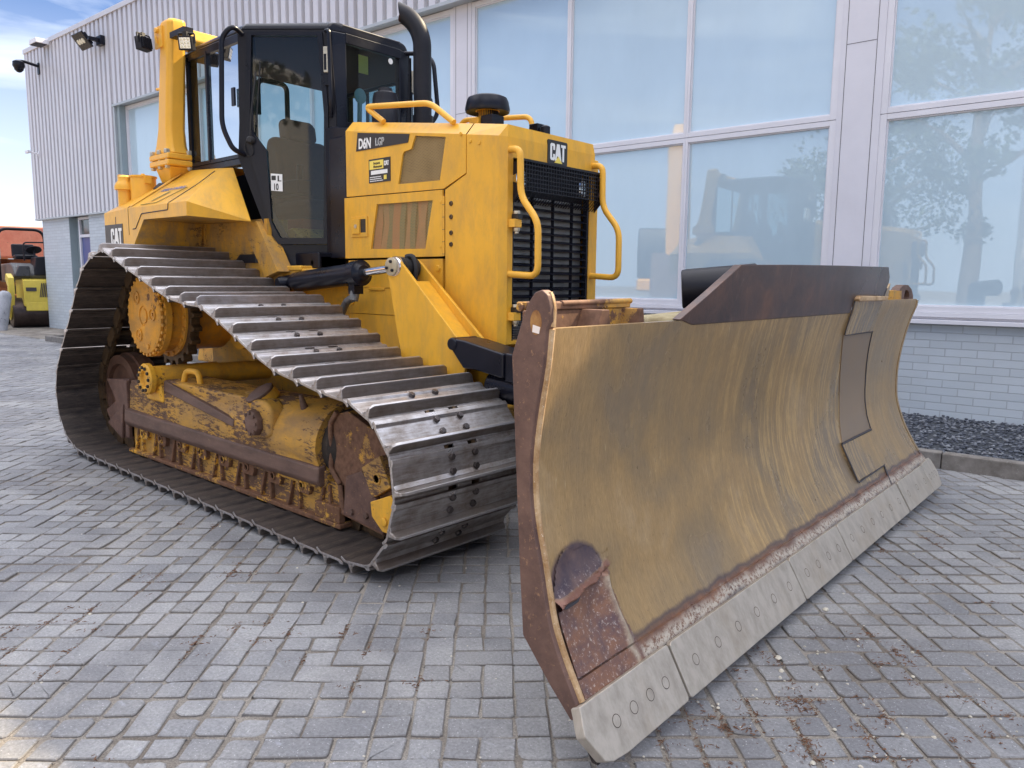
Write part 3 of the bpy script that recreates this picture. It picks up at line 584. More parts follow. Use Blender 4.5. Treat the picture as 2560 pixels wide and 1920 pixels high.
def build_under(sg):
    F = sg > 0            # mirror flag: everything below is written for the near side (y<0)
    def ob(m, name, mt, par, **k): return m.obj(name, mt, par, flip=F, **k)
    # main frame: side profile with inclined top
    m = MB()
    m.prism([(-1.62, .25), (-1.62, .60), (-1.30, .625), (-1.02, .655), (.20, .655), (.20, .25)], 1, -1.235, -.92)
    m.prism([(-1.64, .375), (-1.66, .335), (-1.66, .285), (.90, .262), (.90, .36), (.1, .40), (-1.0, .385)], 1, -1.262, -1.2)     # lower wear rail
    tf = ob(m, 'track_frame', YW, DZ, bevel=.015)
    m = MB(); m.loft([[(x, -1.08+r*math.cos(t)*1.02, .475+r*math.sin(t)) for t in [-2*math.pi*i/28 for i in range(28)]] for x, r in ((-.15, .185), (.0, .212), (.80, .216), (.84, .224), (.875, .224), (.875, .19))], smooth=True)
    m.box((.0, -1.26, .25), (.84, -.9, .44))
    ob(m, 'recoil_housing', YW, tf)
    m = MB(); m.lathe((.80, -1.08, .475), (1, 0, 0), [(.19, 0), (.19, .12), (.12, .2)]); ob(m, 'recoil_piston', DARKM, tf)
    # inclined flared side body between tall rear plate and rail
    m = MB(); m.loft([[(-1.60, -1.235, .27), (-1.60, -1.255, .36), (-1.60, -1.245, .575), (-1.60, -1.19, .605), (-1.60, -1.1, .27)],
                      [(-1.0, -1.235, .27), (-1.0, -1.27, .37), (-1.0, -1.25, .60), (-1.0, -1.17, .64), (-1.0, -1.1, .27)],
                      [(.05, -1.235, .27), (.05, -1.285, .37), (.05, -1.29, .50), (.05, -1.2, .63), (.05, -1.1, .27)],
                      [(.82, -1.235, .27), (.82, -1.275, .36), (.82, -1.29, .44), (.82, -1.25, .56), (.82, -1.1, .27)]])
    ob(m, 'side_casting', YW, tf, bevel=.012)
    m = MB(); m.loft([[(-1.00, -1.262, .585), (-1.00, -1.252, .655), (-1.0, -1.23, .655), (-1.0, -1.24, .585)], [(.02, -1.305, .475), (.02, -1.30, .52), (.02, -1.26, .52), (.02, -1.27, .475)]]); ob(m, 'scuff_rib', BROWN, tf, bevel=.008)
    m = MB(); m.loft([[(-1.62, -1.272, .265), (-1.62, -1.290, .30), (-1.62, -1.285, .385), (-1.62, -1.24, .40), (-1.62, -1.23, .27)], [(.885, -1.285, .27), (.885, -1.305, .30), (.885, -1.30, .375), (.885, -1.25, .39), (.885, -1.23, .27)]])
    ob(m, 'wear_rail', BROWN, tf, bevel=.012)
    # lower roller guard with triangular pockets
    m = MB(); m.box((-1.58, -1.235, .098), (1.02, -1.20, .30)); ob(m, 'guard_panel', YW, tf)
    m = MB(); m.prism([(-1.60, .072), (1.03, .072), (1.03, .098), (-1.60, .098)], 1, -1.275, -1.13)
    x = -1.52; k = 0
    while x < .98:
        m.loft([[(x, -1.15, .095), (x+.022, -1.15, .095), (x+.018, -1.262, .10), (x, -1.262, .10)], [(x+.045, -1.15, .28), (x+.067, -1.15, .28), (x+.067, -1.25, .28), (x+.045, -1.25, .28)]]); 
        m.loft([[(x+.115, -1.15, .095), (x+.137, -1.15, .095), (x+.133, -1.262, .10), (x+.115, -1.262, .10)], [(x+.09, -1.15, .28), (x+.11, -1.15, .28), (x+.11, -1.25, .28), (x+.09, -1.25, .28)]]); x += .29
    m.box((.80, -1.27, .098), (1.02, -1.15, .185))
    rg = ob(m, 'roller_guard', YG, tf, bevel=.006)
    x = -1.36
    while x < .95:
        m = MB(); m.prism([(x-.055, .195), (x+.06, .195), (x+.075, .225), (x+.075, .275), (x-.06, .275)], 1, -1.262, -1.20)
        m.lathe((x, -1.262, .24), (0, -1, 0), [(.026, 0), (.026, .008), (.016, .010), (.016, -.02)], 12); x += .29
        ob(m, 'roller_clamp', YG, rg, bevel=.008)
    m = MB()
    for i in range(9): m.lathe((-1.52+i*.315, -1.15, .125), (0, 1, 0), [(.05, -.02), (.095, 0), (.095, .04), (.075, .045), (.075, .10), (.095, .105), (.095, .14), (.05, .16)], 18)
    ob(m, 'track_roller', DARKM, tf)
    # pivot shaft cap with bolts
    m = MB(); m.lathe((-1.12, -1.335, .66), (0, 1, 0), [(.055, .02), (.06, .0), (.098, 0), (.108, .010), (.108, .04), (.085, .045), (.085, .52)], 28)
    pc = ob(m, 'pivot_cap', YL, tf)
    m = MB()
    for i in range(11): t = 2*math.pi*i/11; m.hexb((-1.12+.080*math.cos(t), -1.335, .66+.080*math.sin(t)), (0, -1, 0), .012, .012)
    ob(m, 'bolt_ring', DARKM, pc)
    m = MB(); m.prism([(-1.26, .50), (-.99, .50), (-1.02, .62), (-1.2, .64)], 1, -1.275, -1.2); ob(m, 'pivot_seat', YL, tf, bevel=.02)
    m = MB(); m.cyl((-1.12, -.82, .66), (-1.12, -.2, .66), .075); ob(m, 'pivot_shaft', YL, tf); m = MB(); m.tube([(-.86, -1.18, .64), (-.84, -1.17, .73), (-.70, -1.15, .73), (-.68, -1.15, .64)], .02); ob(m, 'lifting_eye', YL, tf)
    # side and top access covers
    m = MB(); m.prism([(.20, .45), (.34, .44), (.45, .48), (.46, .63), (.38, .68), (.24, .665)], 1, -1.315, -1.2); ob(m, 'port_boss', YW, tf, bevel=.03, seg=3)
    m = MB(); m.lathe((.31, -1.315, .545), (0, -1, 0), [(.075, 0), (.078, .01), (.072, .035), (.04, .045)], 9)
    for i in range(8): t = 2*math.pi*i/8; m.hexb((.31+.058*math.cos(t), -1.352, .545+.058*math.sin(t)), (0, -1, 0), .011, .01)
    ob(m, 'port_cover', BROWN, tf, bevel=.004)
    m = MB(); m.lathe((.22, -1.20, .645), (-.12, -.55, .83), [(.095, 0), (.09, .05)], 20); ob(m, 'port_neck', YL, tf)
    m = MB(); m.lathe((.215, -1.2275, .688), (-.12, -.55, .83), [(.088, 0), (.088, .016), (.05, .028)], 12); ob(m, 'grease_cover', BROWN, tf, bevel=.003)
    m = MB(); m.cyl((.62, -1.2, .65), (.63, -1.23, .73), .022, .01); ob(m, 'lift_hook', BROWN, tf)
    # rear guard
    m = MB(); m.prism([(-2.02, .575), (-1.60, .61), (-1.60, .16), (-1.72, .15), (-1.98, .24), (-2.06, .33), (-1.86, .42)], 1, -1.25, -1.20); m.prism([(-1.98, .24), (-1.72, .15), (-1.66, .42)], 1, -1.275, -1.25); m.box((-1.66, -1.268, .17), (-1.60, -1.2, .60))
    ob(m, 'rear_guard', PLATE, tf, bevel=.008)
    # front idler guard
    m = MB(); m.prism([(.97, .665), (1.06, .69), (1.40, .575), (1.56, .30), (1.50, .16), (1.36, .13), (1.02, .155), (1.0, .30), (.925, .37), (.925, .61)], 1, -1.235, -1.19)
    for a, b_ in (((.925, .37), (.925, .61)), ((.925, .61), (.985, .68)), ((.925, .37), (1.0, .30)), ((1.0, .30), (1.02, .15)), ((1.02, .16), (1.36, .125))):
        m.tube([(a[0], -1.245, a[1]), (b_[0], -1.245, b_[1])], .015, 8)
    gd = ob(m, 'idler_guard', YR, tf, bevel=.006)
    m = MB(); m.prism([(1.07, .36), (1.20, .41), (1.44, .16), (1.36, .125), (1.04, .155)], 1, -1.262, -1.235); ob(m, 'guard_gusset', PLATE, gd, bevel=.008)
    m = MB(); m.prism([(1.24, .44), (1.38, .52), (1.46, .38), (1.32, .30)], 1, -1.29, -1.24); m.lathe((1.36, -1.29, .405), (0, -1, 0), [(.03, 0), (.03, .006), (.02, .008), (.02, -.01)], 14); ob(m, 'guard_bracket', YW, gd, bevel=.006)
    m = MB(); m.prism([(1.33, .29), (1.48, .35), (1.56, .30), (1.50, .16), (1.42, .16), (1.34, .22)], 1, -1.31, -1.236); m.lathe((1.44, -1.31, .215), (0, -1, 0), [(.022, 0), (.022, .01), (.008, .012)], 12); ob(m, 'guard_ear', YL, gd, bevel=.01)
    for x, z in ((1.12, .185), (1.24, .19), (1.34, .175)): ob(MB().hexb((x, -1.262, z), (0, -1, 0), .017, .014), 'bolt', BROWN, gd)
    # idlers
    for cx, cz, r in ((1.335, .435, .325), (-1.965, .42, .335)):
        m = MB(); m.lathe((cx, -1.17, cz), (0, 1, 0), [(.06, -.03), (.08, 0), (.14, .012), (r*.78, .03), (r*.8, .0), (r, .0), (r, .055), (r+.018, .06), (r+.018, .12), (r, .125), (r, .18), (r*.8, .18), (r*.78, .15), (.1, .17), (.06, .2)], 44)
        ob(m, 'idler', rusty_idler, tf)
    # final drive + sprocket
    m = MB(); m.lathe((-1.245, -1.235, 1.085), (0, 1, 0), [(.255, .0), (.285, .005), (.285, .045), (.255, .05), (.25, .13), (.292, .135), (.292, .185), (.25, .19), (.25, .5), (.20, .56), (.2, .8)], 48)
    fd = ob(m, 'final_drive', YD, DZ)
    m = MB(); m.lathe((-1.245, -1.24, 1.085), (0, -1, 0), [(.262, 0), (.262, .018), (.252, .024), (.07, .024), (.068, .016), (.05, .016), (.05, .024)], 48)
    for t in (2.2, .1, 4.2): cx, cz = -1.245+.155*math.cos(t), 1.085+.155*math.sin(t); m.lathe((cx, -1.262, cz), (0, -1, 0), [(.045, 0), (.045, .010), (.036, .012), (.034, .004), (.012, .004), (.012, .012)], 18)
    m.lathe((-1.245+.06, -1.262, 1.085-.21), (0, -1, 0), [(.018, 0), (.018, .012), (.008, .012)], 10)
    dc = ob(m, 'drive_cover', YD, fd)
    m = MB()
    for i in range(32): t = 2*math.pi*i/32; m.hexb((-1.245+.272*math.cos(t), -1.236, 1.085+.272*math.sin(t)), (0, -1, 0), .0135, .02)
    for i in range(20): t = 2*math.pi*i/20; m.hexb((-1.245+.275*math.cos(t), -1.10, 1.085+.275*math.sin(t)), (0, -1, 0), .015, .016)
    ob(m, 'bolt_ring', YD, fd)
    sp = sprocket_disc((-1.245, 1.085), .325, .365, 23, -1.115+.03, -1.045+.03); ob(sp, 'sprocket', LINK, fd, bevel=.006)
rusty_idler = rusty('idler_steel', (.075, .04, .028), (.17, .09, .06), .5, 6, None, .4)
for sg in (-1, 1): build_track(sg); build_under(sg)
# ---- hull
m = MB()
m.prism([(-2.0, .62), (-2.0, 1.5), (-.72, 1.72), (-.25, 1.43), (1.30, 1.2), (1.30, .62), (1.1, .48), (-1.7, .48)], 1, -.40, .40)
m.box((-1.9, -.62, .9), (-.55, .62, 1.35)); m.cyl((-1.245, -.9, 1.085), (-1.245, .9, 1.085), .2)
hull = m.obj('hull', YL, DZ, bevel=.015)
m = MB()
for t in range(14): a = 2*math.pi*t/14; m.hexb((-.95+.21*math.cos(a), -.62, 1.0+.21*math.sin(a)), (0, -1, 0), .016, .016)
m.lathe((-.95, -.62, 1.0), (0, -1, 0), [(.25, 0), (.25, .012), (.16, .014), (.16, .1), (.1, .1)], 32)
m.obj('side_housing', YL, hull)
m = MB(); m.prism([(-2.60, .60), (-2.0, .60), (-2.0, 1.0), (-2.3, 1.0), (-2.5, .9)], 1, -.25, .25); m.prism([(-2.55, .75), (-2.3, .70), (-2.1, .98), (-2.35, 1.1)], 1, -.62, -.5); m.box((-2.3, -.62, .8), (-2.0, .62, 1.0)); m.obj('drawbar', YL, DZ, bevel=.02)
# lower side panels and belly
for f in (False, True):
    m = MB(); m.box((-.02, -.425, 1.30), (.30, -.40, 1.475)); m.box((.303, -.428, 1.30), (.895, -.40, 1.475)); m.box((-.02, -.425, 1.13), (.895, -.40, 1.297)); m.box((-.02, -.423, .75), (.895, -.40, 1.127))
    m.box((.2, -.432, 1.285), (.36, -.425, 1.30)); m.hexb((.02, -.425, 1.2), (0, -1, 0), .018, .012); m.hexb((.86, -.425, 1.42), (0, -1, 0), .02, .012)
    m.obj('lower_side_panel', Y, DZ, bevel=.005, flip=f)
    m = MB(); m.prism([(.55, .55), (1.34, .60), (1.34, 1.0), (.9, 1.12), (.55, 1.12)], 1, -.48, -.40); m.obj('belly_side_plate', YMUD, DZ, bevel=.01, flip=f)
    m = MB(); m.box((-.62, -.60, 1.325), (-.02, -.40, 1.42)); m.box((-.58, -.61, 1.405), (-.3, -.42, 1.44)); m.box((-.72, -.56, 1.36), (-.35, -.5, 1.40)); m.obj('cylinder_mount', YL, DZ, bevel=.01, flip=f)
    m = MB(); m.prism([(.9, 1.0), (1.365, 1.0), (1.365, 1.46), (.9, 1.46)], 1, -.43, -.40); 
# ---- engine hood
def zb(x): return 2.286-.133*(x-.1)
def zt(x): return 2.352-.133*(x-.1)
hood = MB()
def hood_ring(x, w=.43, z0=1.483): return [(x, -w, z0), (x, -w, zb(x)), (x, -w+.06, zt(x)), (x, w-.06, zt(x)), (x, w, zb(x)), (x, w, z0)]
# upper lids with stepped seam: build as shell pieces slightly apart
hd = hood.loft([hood_ring(-.02, .405, 1.49), hood_ring(1.05, .405, 1.49)]).obj('engine_hood', simple('engine_bay_dark', (.16, .12, .07), .8, 0, .5, 9, .2), DZ)
def shell(polys, y0, y1, name, mt, bev=.006, f=False):
    m = MB()
    for p in polys: m.prism(p, 1, y0, y1)
    return m.obj(name, mt, hd, bevel=bev, flip=f)
def ring_poly(o, i):    # plate with one hole: quads between outer and inner loops
    return o, i
def holed(m, outer, hole, y0, y1):      # outer/hole: same count of points, hooks quads between them
    n = len(outer)
    for y, inv in ((y0, False), (y1, True)):
        vs = [(x, y, z) for x, z in outer+hole]; fs = []
        for i in range(n):
            j = (i+1) % n; q = (i, j, n+j, n+i); fs.append(q if not inv else q[::-1])
        m.add(vs, fs)
    for lp, inv in ((outer, False), (hole, True)):
        vs = [(x, y, z) for y in (y0, y1) for x, z in lp]; fs = [((i+1) % n, i, n+i, n+(i+1) % n) for i in range(n)]
        m.add(vs, [f[::-1] for f in fs] if inv else fs)
for f in (False, True):
    m = MB()    # upper side lid: outline with mesh opening
    outer = [(-.02, 1.886), (-.02, zb(-.02)), (.50, zb(.50)), (.665, zb(.665)), (.94, zb(.94)), (1.088, zb(1.088)), (1.088, 1.945), (.905, 1.872)]
    hole = [(.504, 1.928), (.545, 2.098), (.56, 2.115), (.625, 2.122), (.662, 2.195), (.925, 2.158), (.875, 1.922), (.6, 1.925)]
    outer = [(-.02, 1.886), (-.02, zb(-.02)), (.50, zb(.50)), (.58, zb(.58)), (.665, zb(.665)), (1.088, zb(1.088)), (1.088, 1.945), (.905, 1.872)]
    holed(m, outer, hole, -.43, -.418)
    m.loft([[(-.02, -.43, zb(-.02)), (1.088, -.43, zb(1.088))], [(-.02, -.37, zt(-.02)), (1.088, -.37, zt(1.088))], [(-.02, -.0, zt(-.02)), (1.088, .0, zt(1.088))]], closed=False, caps=False)
    m.obj('hood_lid', Y, hd, flip=f)
    MB().add([(.49, -.422, 1.915), (.945, -.422, 1.915), (.945, -.422, 2.175), (.545, -.422, 2.2)], [(0, 1, 2, 3)]).obj('mesh_panel', PERF, hd, flip=f)
    m = MB()
    outer = [(-.04, 1.488), (-.04, 1.878), (.30, 1.874), (.9, 1.866), (.9, 1.488), (.3, 1.488)]
    hole = [(.232, 1.545), (.262, 1.68), (.298, 1.820), (.818, 1.812), (.752, 1.535), (.4, 1.54)]
    holed(m, outer, hole, -.434, -.42); m.obj('side_door', Y, hd, flip=f)
    MB().add([(.21, -.424, 1.52), (.77, -.424, 1.52), (.84, -.424, 1.84), (.28, -.424, 1.84)], [(0, 1, 2, 3)]).obj('mesh_panel', PERF, hd, flip=f)
    m = MB(); m.box((.035, -.441, 1.622), (.205, -.434, 1.752)); m.box((.055, -.452, 1.642), (.135, -.4405, 1.737)); m.obj('door_latch', Y, hd, bevel=.003, flip=f)
    m = MB(); m.mat(0).box((.137, -.4415, 1.65), (.19, -.4405, 1.735)); m.mat(1).lathe((.10, -.452, 1.69), (0, -1, 0), [(.013, 0), (.013, .004), (0, .005)], 14); m.obj('latch_pocket', [BADGE, ZINC], hd, flip=f)
    m = MB(); m.mat(0).box((.903, -.436, 1.49), (.917, -.43, 1.83))
    for k in range(5): m.mat(1).box((.900, -.4365, 1.5+k*.07), (.92, -.4355, 1.5025+k*.07))
    m.obj('hinge', [Y, GAP], hd, flip=f)
    for x, z in ((1.124, 2.112), (1.195, 2.095), (.885, 1.80), (.885, 1.545), (1.05, 2.16)): MB().lathe((x, -.432, z), (0, -1, 0), [(.011, 0), (.010, .004), (0, .006)], 12).obj('rivet', Y, hd, flip=f)
    for z in (1.785, 1.71, 1.62, 1.555): MB().lathe((.972, -.4325, z), (0, -1, 0), [(.0145, 0), (.013, .005), (.008, .007), (.006, .003)], 14).obj('bolt', LINK, hd, flip=f)
# coloured insulation seen through the lower mesh
m = MB()
x_ = .20
for k, c0 in enumerate((1, 0, 2, 1, 0, 1, 2, 1, 0, 2, 1, 2, 0)): 
    w_ = random.uniform(.03, .075); t_ = random.uniform(.0, .05); m.mat(c0).prism([(x_, 1.52), (x_+w_, 1.52), (x_+w_+t_, 1.70), (x_+w_+.03, 1.84), (x_+.03, 1.84), (x_+t_, 1.70)], 1, -.4165-k*.0001, -.4155); x_ += w_
m.obj('engine_parts', [rusty('red_engine_part', (.50, .16, .08), (.36, .20, .12), .7, 3), rusty('green_engine_part', (.10, .17, .10), (.20, .17, .11), .7, 3), rusty('orange_engine_part', (.55, .25, .12), (.25, .18, .12), .7, 3)], hd)
# radiator guard (front frame)
XF = 1.372
m = MB()
for s_ in (-1, 1):
    side = [(.905, 1.0), (1.338, 1.0), (1.338, zb(1.338)), (1.096, zb(1.096)), (1.096, 1.938), (.922, 1.866), (.922, 1.0)]
    q = MB(); q.prism([(.922, 1.0), (1.338, 1.0), (1.338, zb(1.338)-.004), (1.096, zb(1.096)-.002), (1.096, 1.938), (.922, 1.864)], 1, -.432, -.40)
    # bevel column and front flange
    q.loft([[(1.338, -.432, 1.0), (XF, -.395, 1.0), (XF, -.352, 1.0), (XF-.02, -.352, 1.0), (1.30, -.41, 1.0)], [(1.338, -.432, 2.115), (XF, -.395, 2.115), (XF, -.352, 2.115), (XF-.02, -.352, 2.115), (1.30, -.41, 2.115)]])
    o2 = q
    vs = [(a, b_*(1 if s_ < 0 else -1), c) for a, b_, c in q.v]; m.add(vs, q.f if s_ < 0 else [t[::-1] for t in q.f])
m.prism([(-.352, 2.01), (.352, 2.01), (.352, 2.115), (-.352, 2.115)], 0, XF-.03, XF)
m.loft([[(1.096, -.432, zb(1.096)-.004), (1.338, -.432, zb(1.338)-.006)], [(1.096, -.37, zt(1.096)), (1.362, -.385, zt(1.35)-.006)], [(1.096, .37, zt(1.096)), (1.362, .385, zt(1.35)-.006)], [(1.096, .432, zb(1.096)-.004), (1.338, .432, zb(1.338)-.006)]], closed=False, caps=False)
m.add([(1.338, -.432, 2.115), (XF, -.395, 2.115), (XF, .395, 2.115), (1.338, .432, 2.115), (1.338, -.432, zb(1.338)-.006), (1.362, -.385, zt(1.35)-.006), (1.362, .385, zt(1.35)-.006), (1.338, .432, zb(1.338)-.006)],
      [(0, 1, 5, 4), (1, 2, 6, 5), (2, 3, 7, 6)])
m.box((.922, -.40, 1.0), (.93, .40, 2.1)); m.box((1.31, -.352, 1.0), (XF-.001, .352, 1.02))
rad = m.obj('radiator_guard', Y, DZ)
# louvres
m = MB(); LB = BLACK
for k in range(15):
    z = 1.165+k*.0445
    if z > 1.79: break
    m.prism([(1.330, z+.014), (1.364, z), (1.366, z+.004), (1.332, z+.019)], 1, -.35, .35)
for y in (-.35, -.165, .02, .20, .342): m.box((1.340, y-.0022, 1.02), (1.362, y+.0022, 1.82))
m.box((1.335, -.352, 1.0), (1.366, -.335, 2.0)); m.box((1.335, .335, 1.0), (1.366, .352, 2.0))
for k in range(9): m.box((1.350, -.335, 1.03+k*.014), (1.354, .335, 1.033+k*.014))
gr = m.obj('grille', LB, rad)
m = MB(); m.box((1.20, -.345, 1.0), (1.316, .345, 2.0)); m.obj('radiator_core', SATIN, gr)
m = MB()
for k in range(92): y = -.335+k*.0073; m.box((1.318, y, 1.02), (1.321, y+.0028, 1.82))
m.obj('radiator_fin', simple('radiator_fin_grey', (.50, .50, .50), .4, .5, .1, 9, 0), gr)
m = MB()    # protruding mesh screen at the top
XS = 1.43
for k in range(31): y = -.335+k*.0235; m.box((XS-.004, y, 1.835), (XS, y+.0065, 1.99))
for k in range(8): z = 1.835+k*.0225; m.box((XS-.0045, -.345, z), (XS+.0005, .395, z+.0055))
for k in range(31): y = -.335+k*.0235; m.prism([(XS-.004, 1.83), (XS, 1.835), (1.372, 1.775), (1.368, 1.775)], 1, y, y+.0065)
m.box((1.37, -.352, 1.99), (XS+.002, .40, 2.003)); m.prism([(1.37, 2.0), (XS+.002, 2.0), (XS+.002, 1.83), (1.37, 1.77)], 1, .395, .402); m.prism([(1.37, 2.0), (XS+.002, 2.0), (XS+.002, 1.83), (1.37, 1.77)], 1, -.352, -.345)
sc_ = m.obj('mesh_screen', SATIN, rad)
m = MB()
for z in (1.96, 1.87): MB().lathe((1.405, .402, z), (0, 1, 0), [(.016, 0), (.016, .006), (.007, .008)], 12).obj('bolt', BROWN, sc_); MB().lathe((XS+.002, .375, z), (1, 0, 0), [(.016, 0), (.016, .006), (.007, .008)], 12).obj('bolt', BROWN, sc_)
m = MB()
for y in (-.31, .25): m = MB(); m.lathe((1.37, y, 1.90), (1, 0, 0), [(.045, 0), (.05, .03), (.04, .035)], 18); m.obj('headlamp', CHROME, sc_)
m = MB(); m.box((1.34, .385, 1.05), (1.368, .445, 2.09)); m.obj('side_flange', Y, rad, bevel=.01)
# hinge lugs left of the grille
for z in (1.66, 1.155):
    m = MB(); m.mat(0).box((1.345, -.385, z-.022), (1.415, -.325, z+.022)); m.mat(2).box((1.37, -.36, z+.022), (1.42, -.325, z+.05)); m.mat(1).hexb((1.395, -.345, z+.05), (0, 0, 1), .02, .018); m.cyl((1.395, -.345, z-.055), (1.395, -.345, z+.06), .012); m.hexb((1.395, -.345, z-.022), (0, 0, -1), .02, .022)
    m.obj('hinge_lug', [YC, ZINC, BADGE], rad, bevel=.003)
for y in (-.377, .377):
    m = MB(); m.tube([(1.352, y, 2.052), (1.445, y, 2.045), (1.45, y, 1.80), (1.575, y, 1.66), (1.578, y, 1.375), (1.355, y, 1.388)], .0185, 12, .06)
    m.cyl((1.36, y, 1.388), (1.368, y, 1.388), .032, .02); m.cyl((1.36, y, 2.052), (1.368, y, 2.052), .030, .02); m.obj('grab_handle', YC, rad)
m = MB(); m.tube([(1.30, .47, 1.05), (1.31, .475, 1.6), (1.30, .46, 1.68), (1.26, .45, 1.69)], .012); m.mat(1).lathe((1.31, .475, 1.575), (0, 0, 1), [(.022, 0), (.022, .05)], 12); m.obj('hose', [RUBBER, simple('green_clamp', (.02, .12, .09), .4, 0, .1, 9, 0)], rad)
# ---- badge lettering
def C_(w, h, t): return [[(w, h), (w, h*.64), (w-t, h*.64), (w-t, h-t), (t, h-t), (t, t), (w-t, t), (w-t, h*.36), (w, h*.36), (w, 0), (0, 0), (0, h)]]
def T_(w, h, t): return [[(0, h), (w, h), (w, h-t), (w/2+t/2, h-t), (w/2+t/2, 0), (w/2-t/2, 0), (w/2-t/2, h-t), (0, h-t)]]
def A_(w, h, t): return [[(0, 0), (t, 0), (w*.34, h*.30), (w*.66, h*.30), (w-t, 0), (w, 0), (w*.66, h), (w*.34, h)]]
def rndC(w, h, t):
    r = t*.55; P = [(w-r, h), (w, h-r), (w, h*.62), (w-t, h*.62), (w-t, h-t*1.05), (t, h-t*1.05), (t, t*1.05), (w-t, t*1.05), (w-t, h*.38), (w, h*.38), (w, r), (w-r, 0), (r, 0), (0, r), (0, h-r), (r, h)]; return [P]
def cat_letters(m, place, w, h, tri=True):    # place(u, v) -> maps to polygon prism
    lw = w*.30; t = lw*.36
    for p in rndC(lw, h, t): place(m, [(x, z) for x, z in p])
    ax = w*.30
    place(m, [(ax, 0), (ax+t*.9, 0), (ax+t*1.1, h*.18), (ax+lw*.55-.0, h*.30), (ax+lw*1.1-t*.3, h*.18), (ax+lw*1.1, 0), (ax+lw*1.1+t*.9-.0, 0), (ax+lw*.98, h), (ax+lw*.42, h)])
    for p in T_(lw, h, t): place(m, [(x+w*.70, z) for x, z in p])
m = MB(); m.mat(0)
Yc0, Zc0 = .026, 2.028
PL = lambda m, P: m.prism([(p[0]+Yc0-.055, p[1]+Zc0+.012) for p in P], 0, 1.3755, 1.3775)
def rbox(u0, v0, u1, v1, r): return [(u0+r, v0), (u1-r, v0), (u1, v0+r), (u1, v1-r), (u1-r, v1), (u0+r, v1), (u0, v1-r), (u0, v0+r)]
m.prism(rbox(Yc0-.090, Zc0-.014, Yc0+.090, Zc0+.120, .008), 0, 1.366, 1.3755); m.mat(1); 
def PLs(m, P): m.prism([(Yc0-.068+p[0], Zc0+.008+p[1]) for p in P], 0, 1.3755, 1.3770)
cat_letters(m, PLs, .140, .094); m.mat(2); m.prism([(Yc0-.032, Zc0-.004), (Yc0+.042, Zc0-.004), (Yc0+.005, Zc0+.032)], 0, 1.3770, 1.3785)
m.obj('badge', [BADGE, WHITE, YDEC], rad)
def text(s, size, mt, parent, M, bold=0, sx=1, name='lettering', outline=False, ext=.0006):
    c = bpy.data.curves.new(name, 'FONT'); c.body = s; c.size = size; c.extrude = ext; c.offset = bold; c.resolution_u = 3
    if outline: c.fill_mode = 'NONE'; c.bevel_depth = .0013; c.bevel_resolution = 0; c.extrude = 0
    o = bpy.data.objects.new(name, c); link(o); dg = bpy.context.evaluated_depsgraph_get(); me = bpy.data.meshes.new_from_object(o.evaluated_get(dg)); bpy.data.objects.remove(o)
    me.transform(M @ Matrix.Diagonal((sx, 1, 1, 1))); me.materials.clear(); me.materials.append(mt); q = link(bpy.data.objects.new(name, me)); q.parent = parent; return q
def sideM(x, y, z, tilt=0): return Matrix.Translation((x, y, z)) @ Matrix.Rotation(R(90), 4, 'X') @ Matrix.Rotation(tilt, 4, 'Z')
m = MB(); m.prism([(.092, 2.162), (.110, 2.276), (.613, 2.210), (.598, 2.162)], 1, -.4335, -.430); m.v = m.v
dn = m.obj('model_decal', BADGE, hd)
text('D6N', .086, WHITE, hd, sideM(.118, -.434, 2.176, -.04), .003, .74, 'model_lettering')
text('LGP', .064, WHITE, hd, sideM(.288, -.434, 2.178, -.04), 0, .78, 'model_lettering', outline=True)
m = MB(); m.mat(0).box((.22, -.4325, 1.953), (.433, -.430, 2.098)); m.mat(1).box((.228, -.4335, 2.035), (.366, -.4325, 2.088)); m.mat(2).box((.243, -.4335, 2.003), (.405, -.4325, 2.027)); m.mat(1).box((.370, -.4335, 1.967), (.396, -.4325, 1.993))
m.obj('dealer_sticker', [BADGE, YDEC, WHITE], hd)
text('Bergerat', .022, BADGE, hd, sideM(.268, -.434, 2.064), .0004, .85, 'sticker_lettering'); text('Monnoyeur', .022, BADGE, hd, sideM(.268, -.434, 2.043), .0004, .85, 'sticker_lettering')
def PS(m, P): m.prism([(.374+p[0], 2.05+p[1]) for p in P], 1, -.4345, -.4325)
m = MB(); cat_letters(m, PS, .045, .028)
for k, ln in enumerate((.11, .115, .13)): 
    x = .232
    while x < .232+ln: wl = random.uniform(.008, .02); m.box((x, -.434, 1.985-k*.012), (min(x+wl, .232+ln), -.4325, 1.990-k*.012)); x += wl+.003
m.obj('sticker_print', WHITE, hd)
# ---- hood rails, stack, canister, precleaner
m = MB(); m.tube([(.32, -.39, 2.325), (.15, -.40, 2.435), (.76, -.40, 2.372), (.95, -.39, 2.24)], .0175, 12, .06); m.obj('hood_rail', YC, DZ)
m = MB(); m.tube([(.16, .39, 2.34), (.22, .39, 2.47), (.86, .39, 2.41), (.885, .39, 2.23)], .0175, 12, .06); m.obj('hood_rail', YC, DZ)
m = MB(); m.cyl((.13, .1, 2.33), (.13, .1, 2.46), .072, n=28)
pth = [(.13, .1, 2.45), (.13, .1, 2.70), (.13, .1, 2.88), (.13, .1, 2.94), (.105, .09, 3.03), (.05, .06, 3.105), (.0, .03, 3.14)]
st = MB(); st.tube(pth, .0615, 28, .07, 6)
nv = len(st.v)
for q in range(nv-28, nv):       # slanted mouth
    p_ = Vector(st.v[q]); k = (p_.z-3.14); st.v[q] = tuple(p_+Vector((-.78, -.45, .42))*k*.9)
st.f = st.f[:-1]; st.m = st.m[:-1]; st.sm = st.sm[:-1]
ex = m.add(st.v, st.f, True).obj('exhaust_stack', SATIN, DZ)
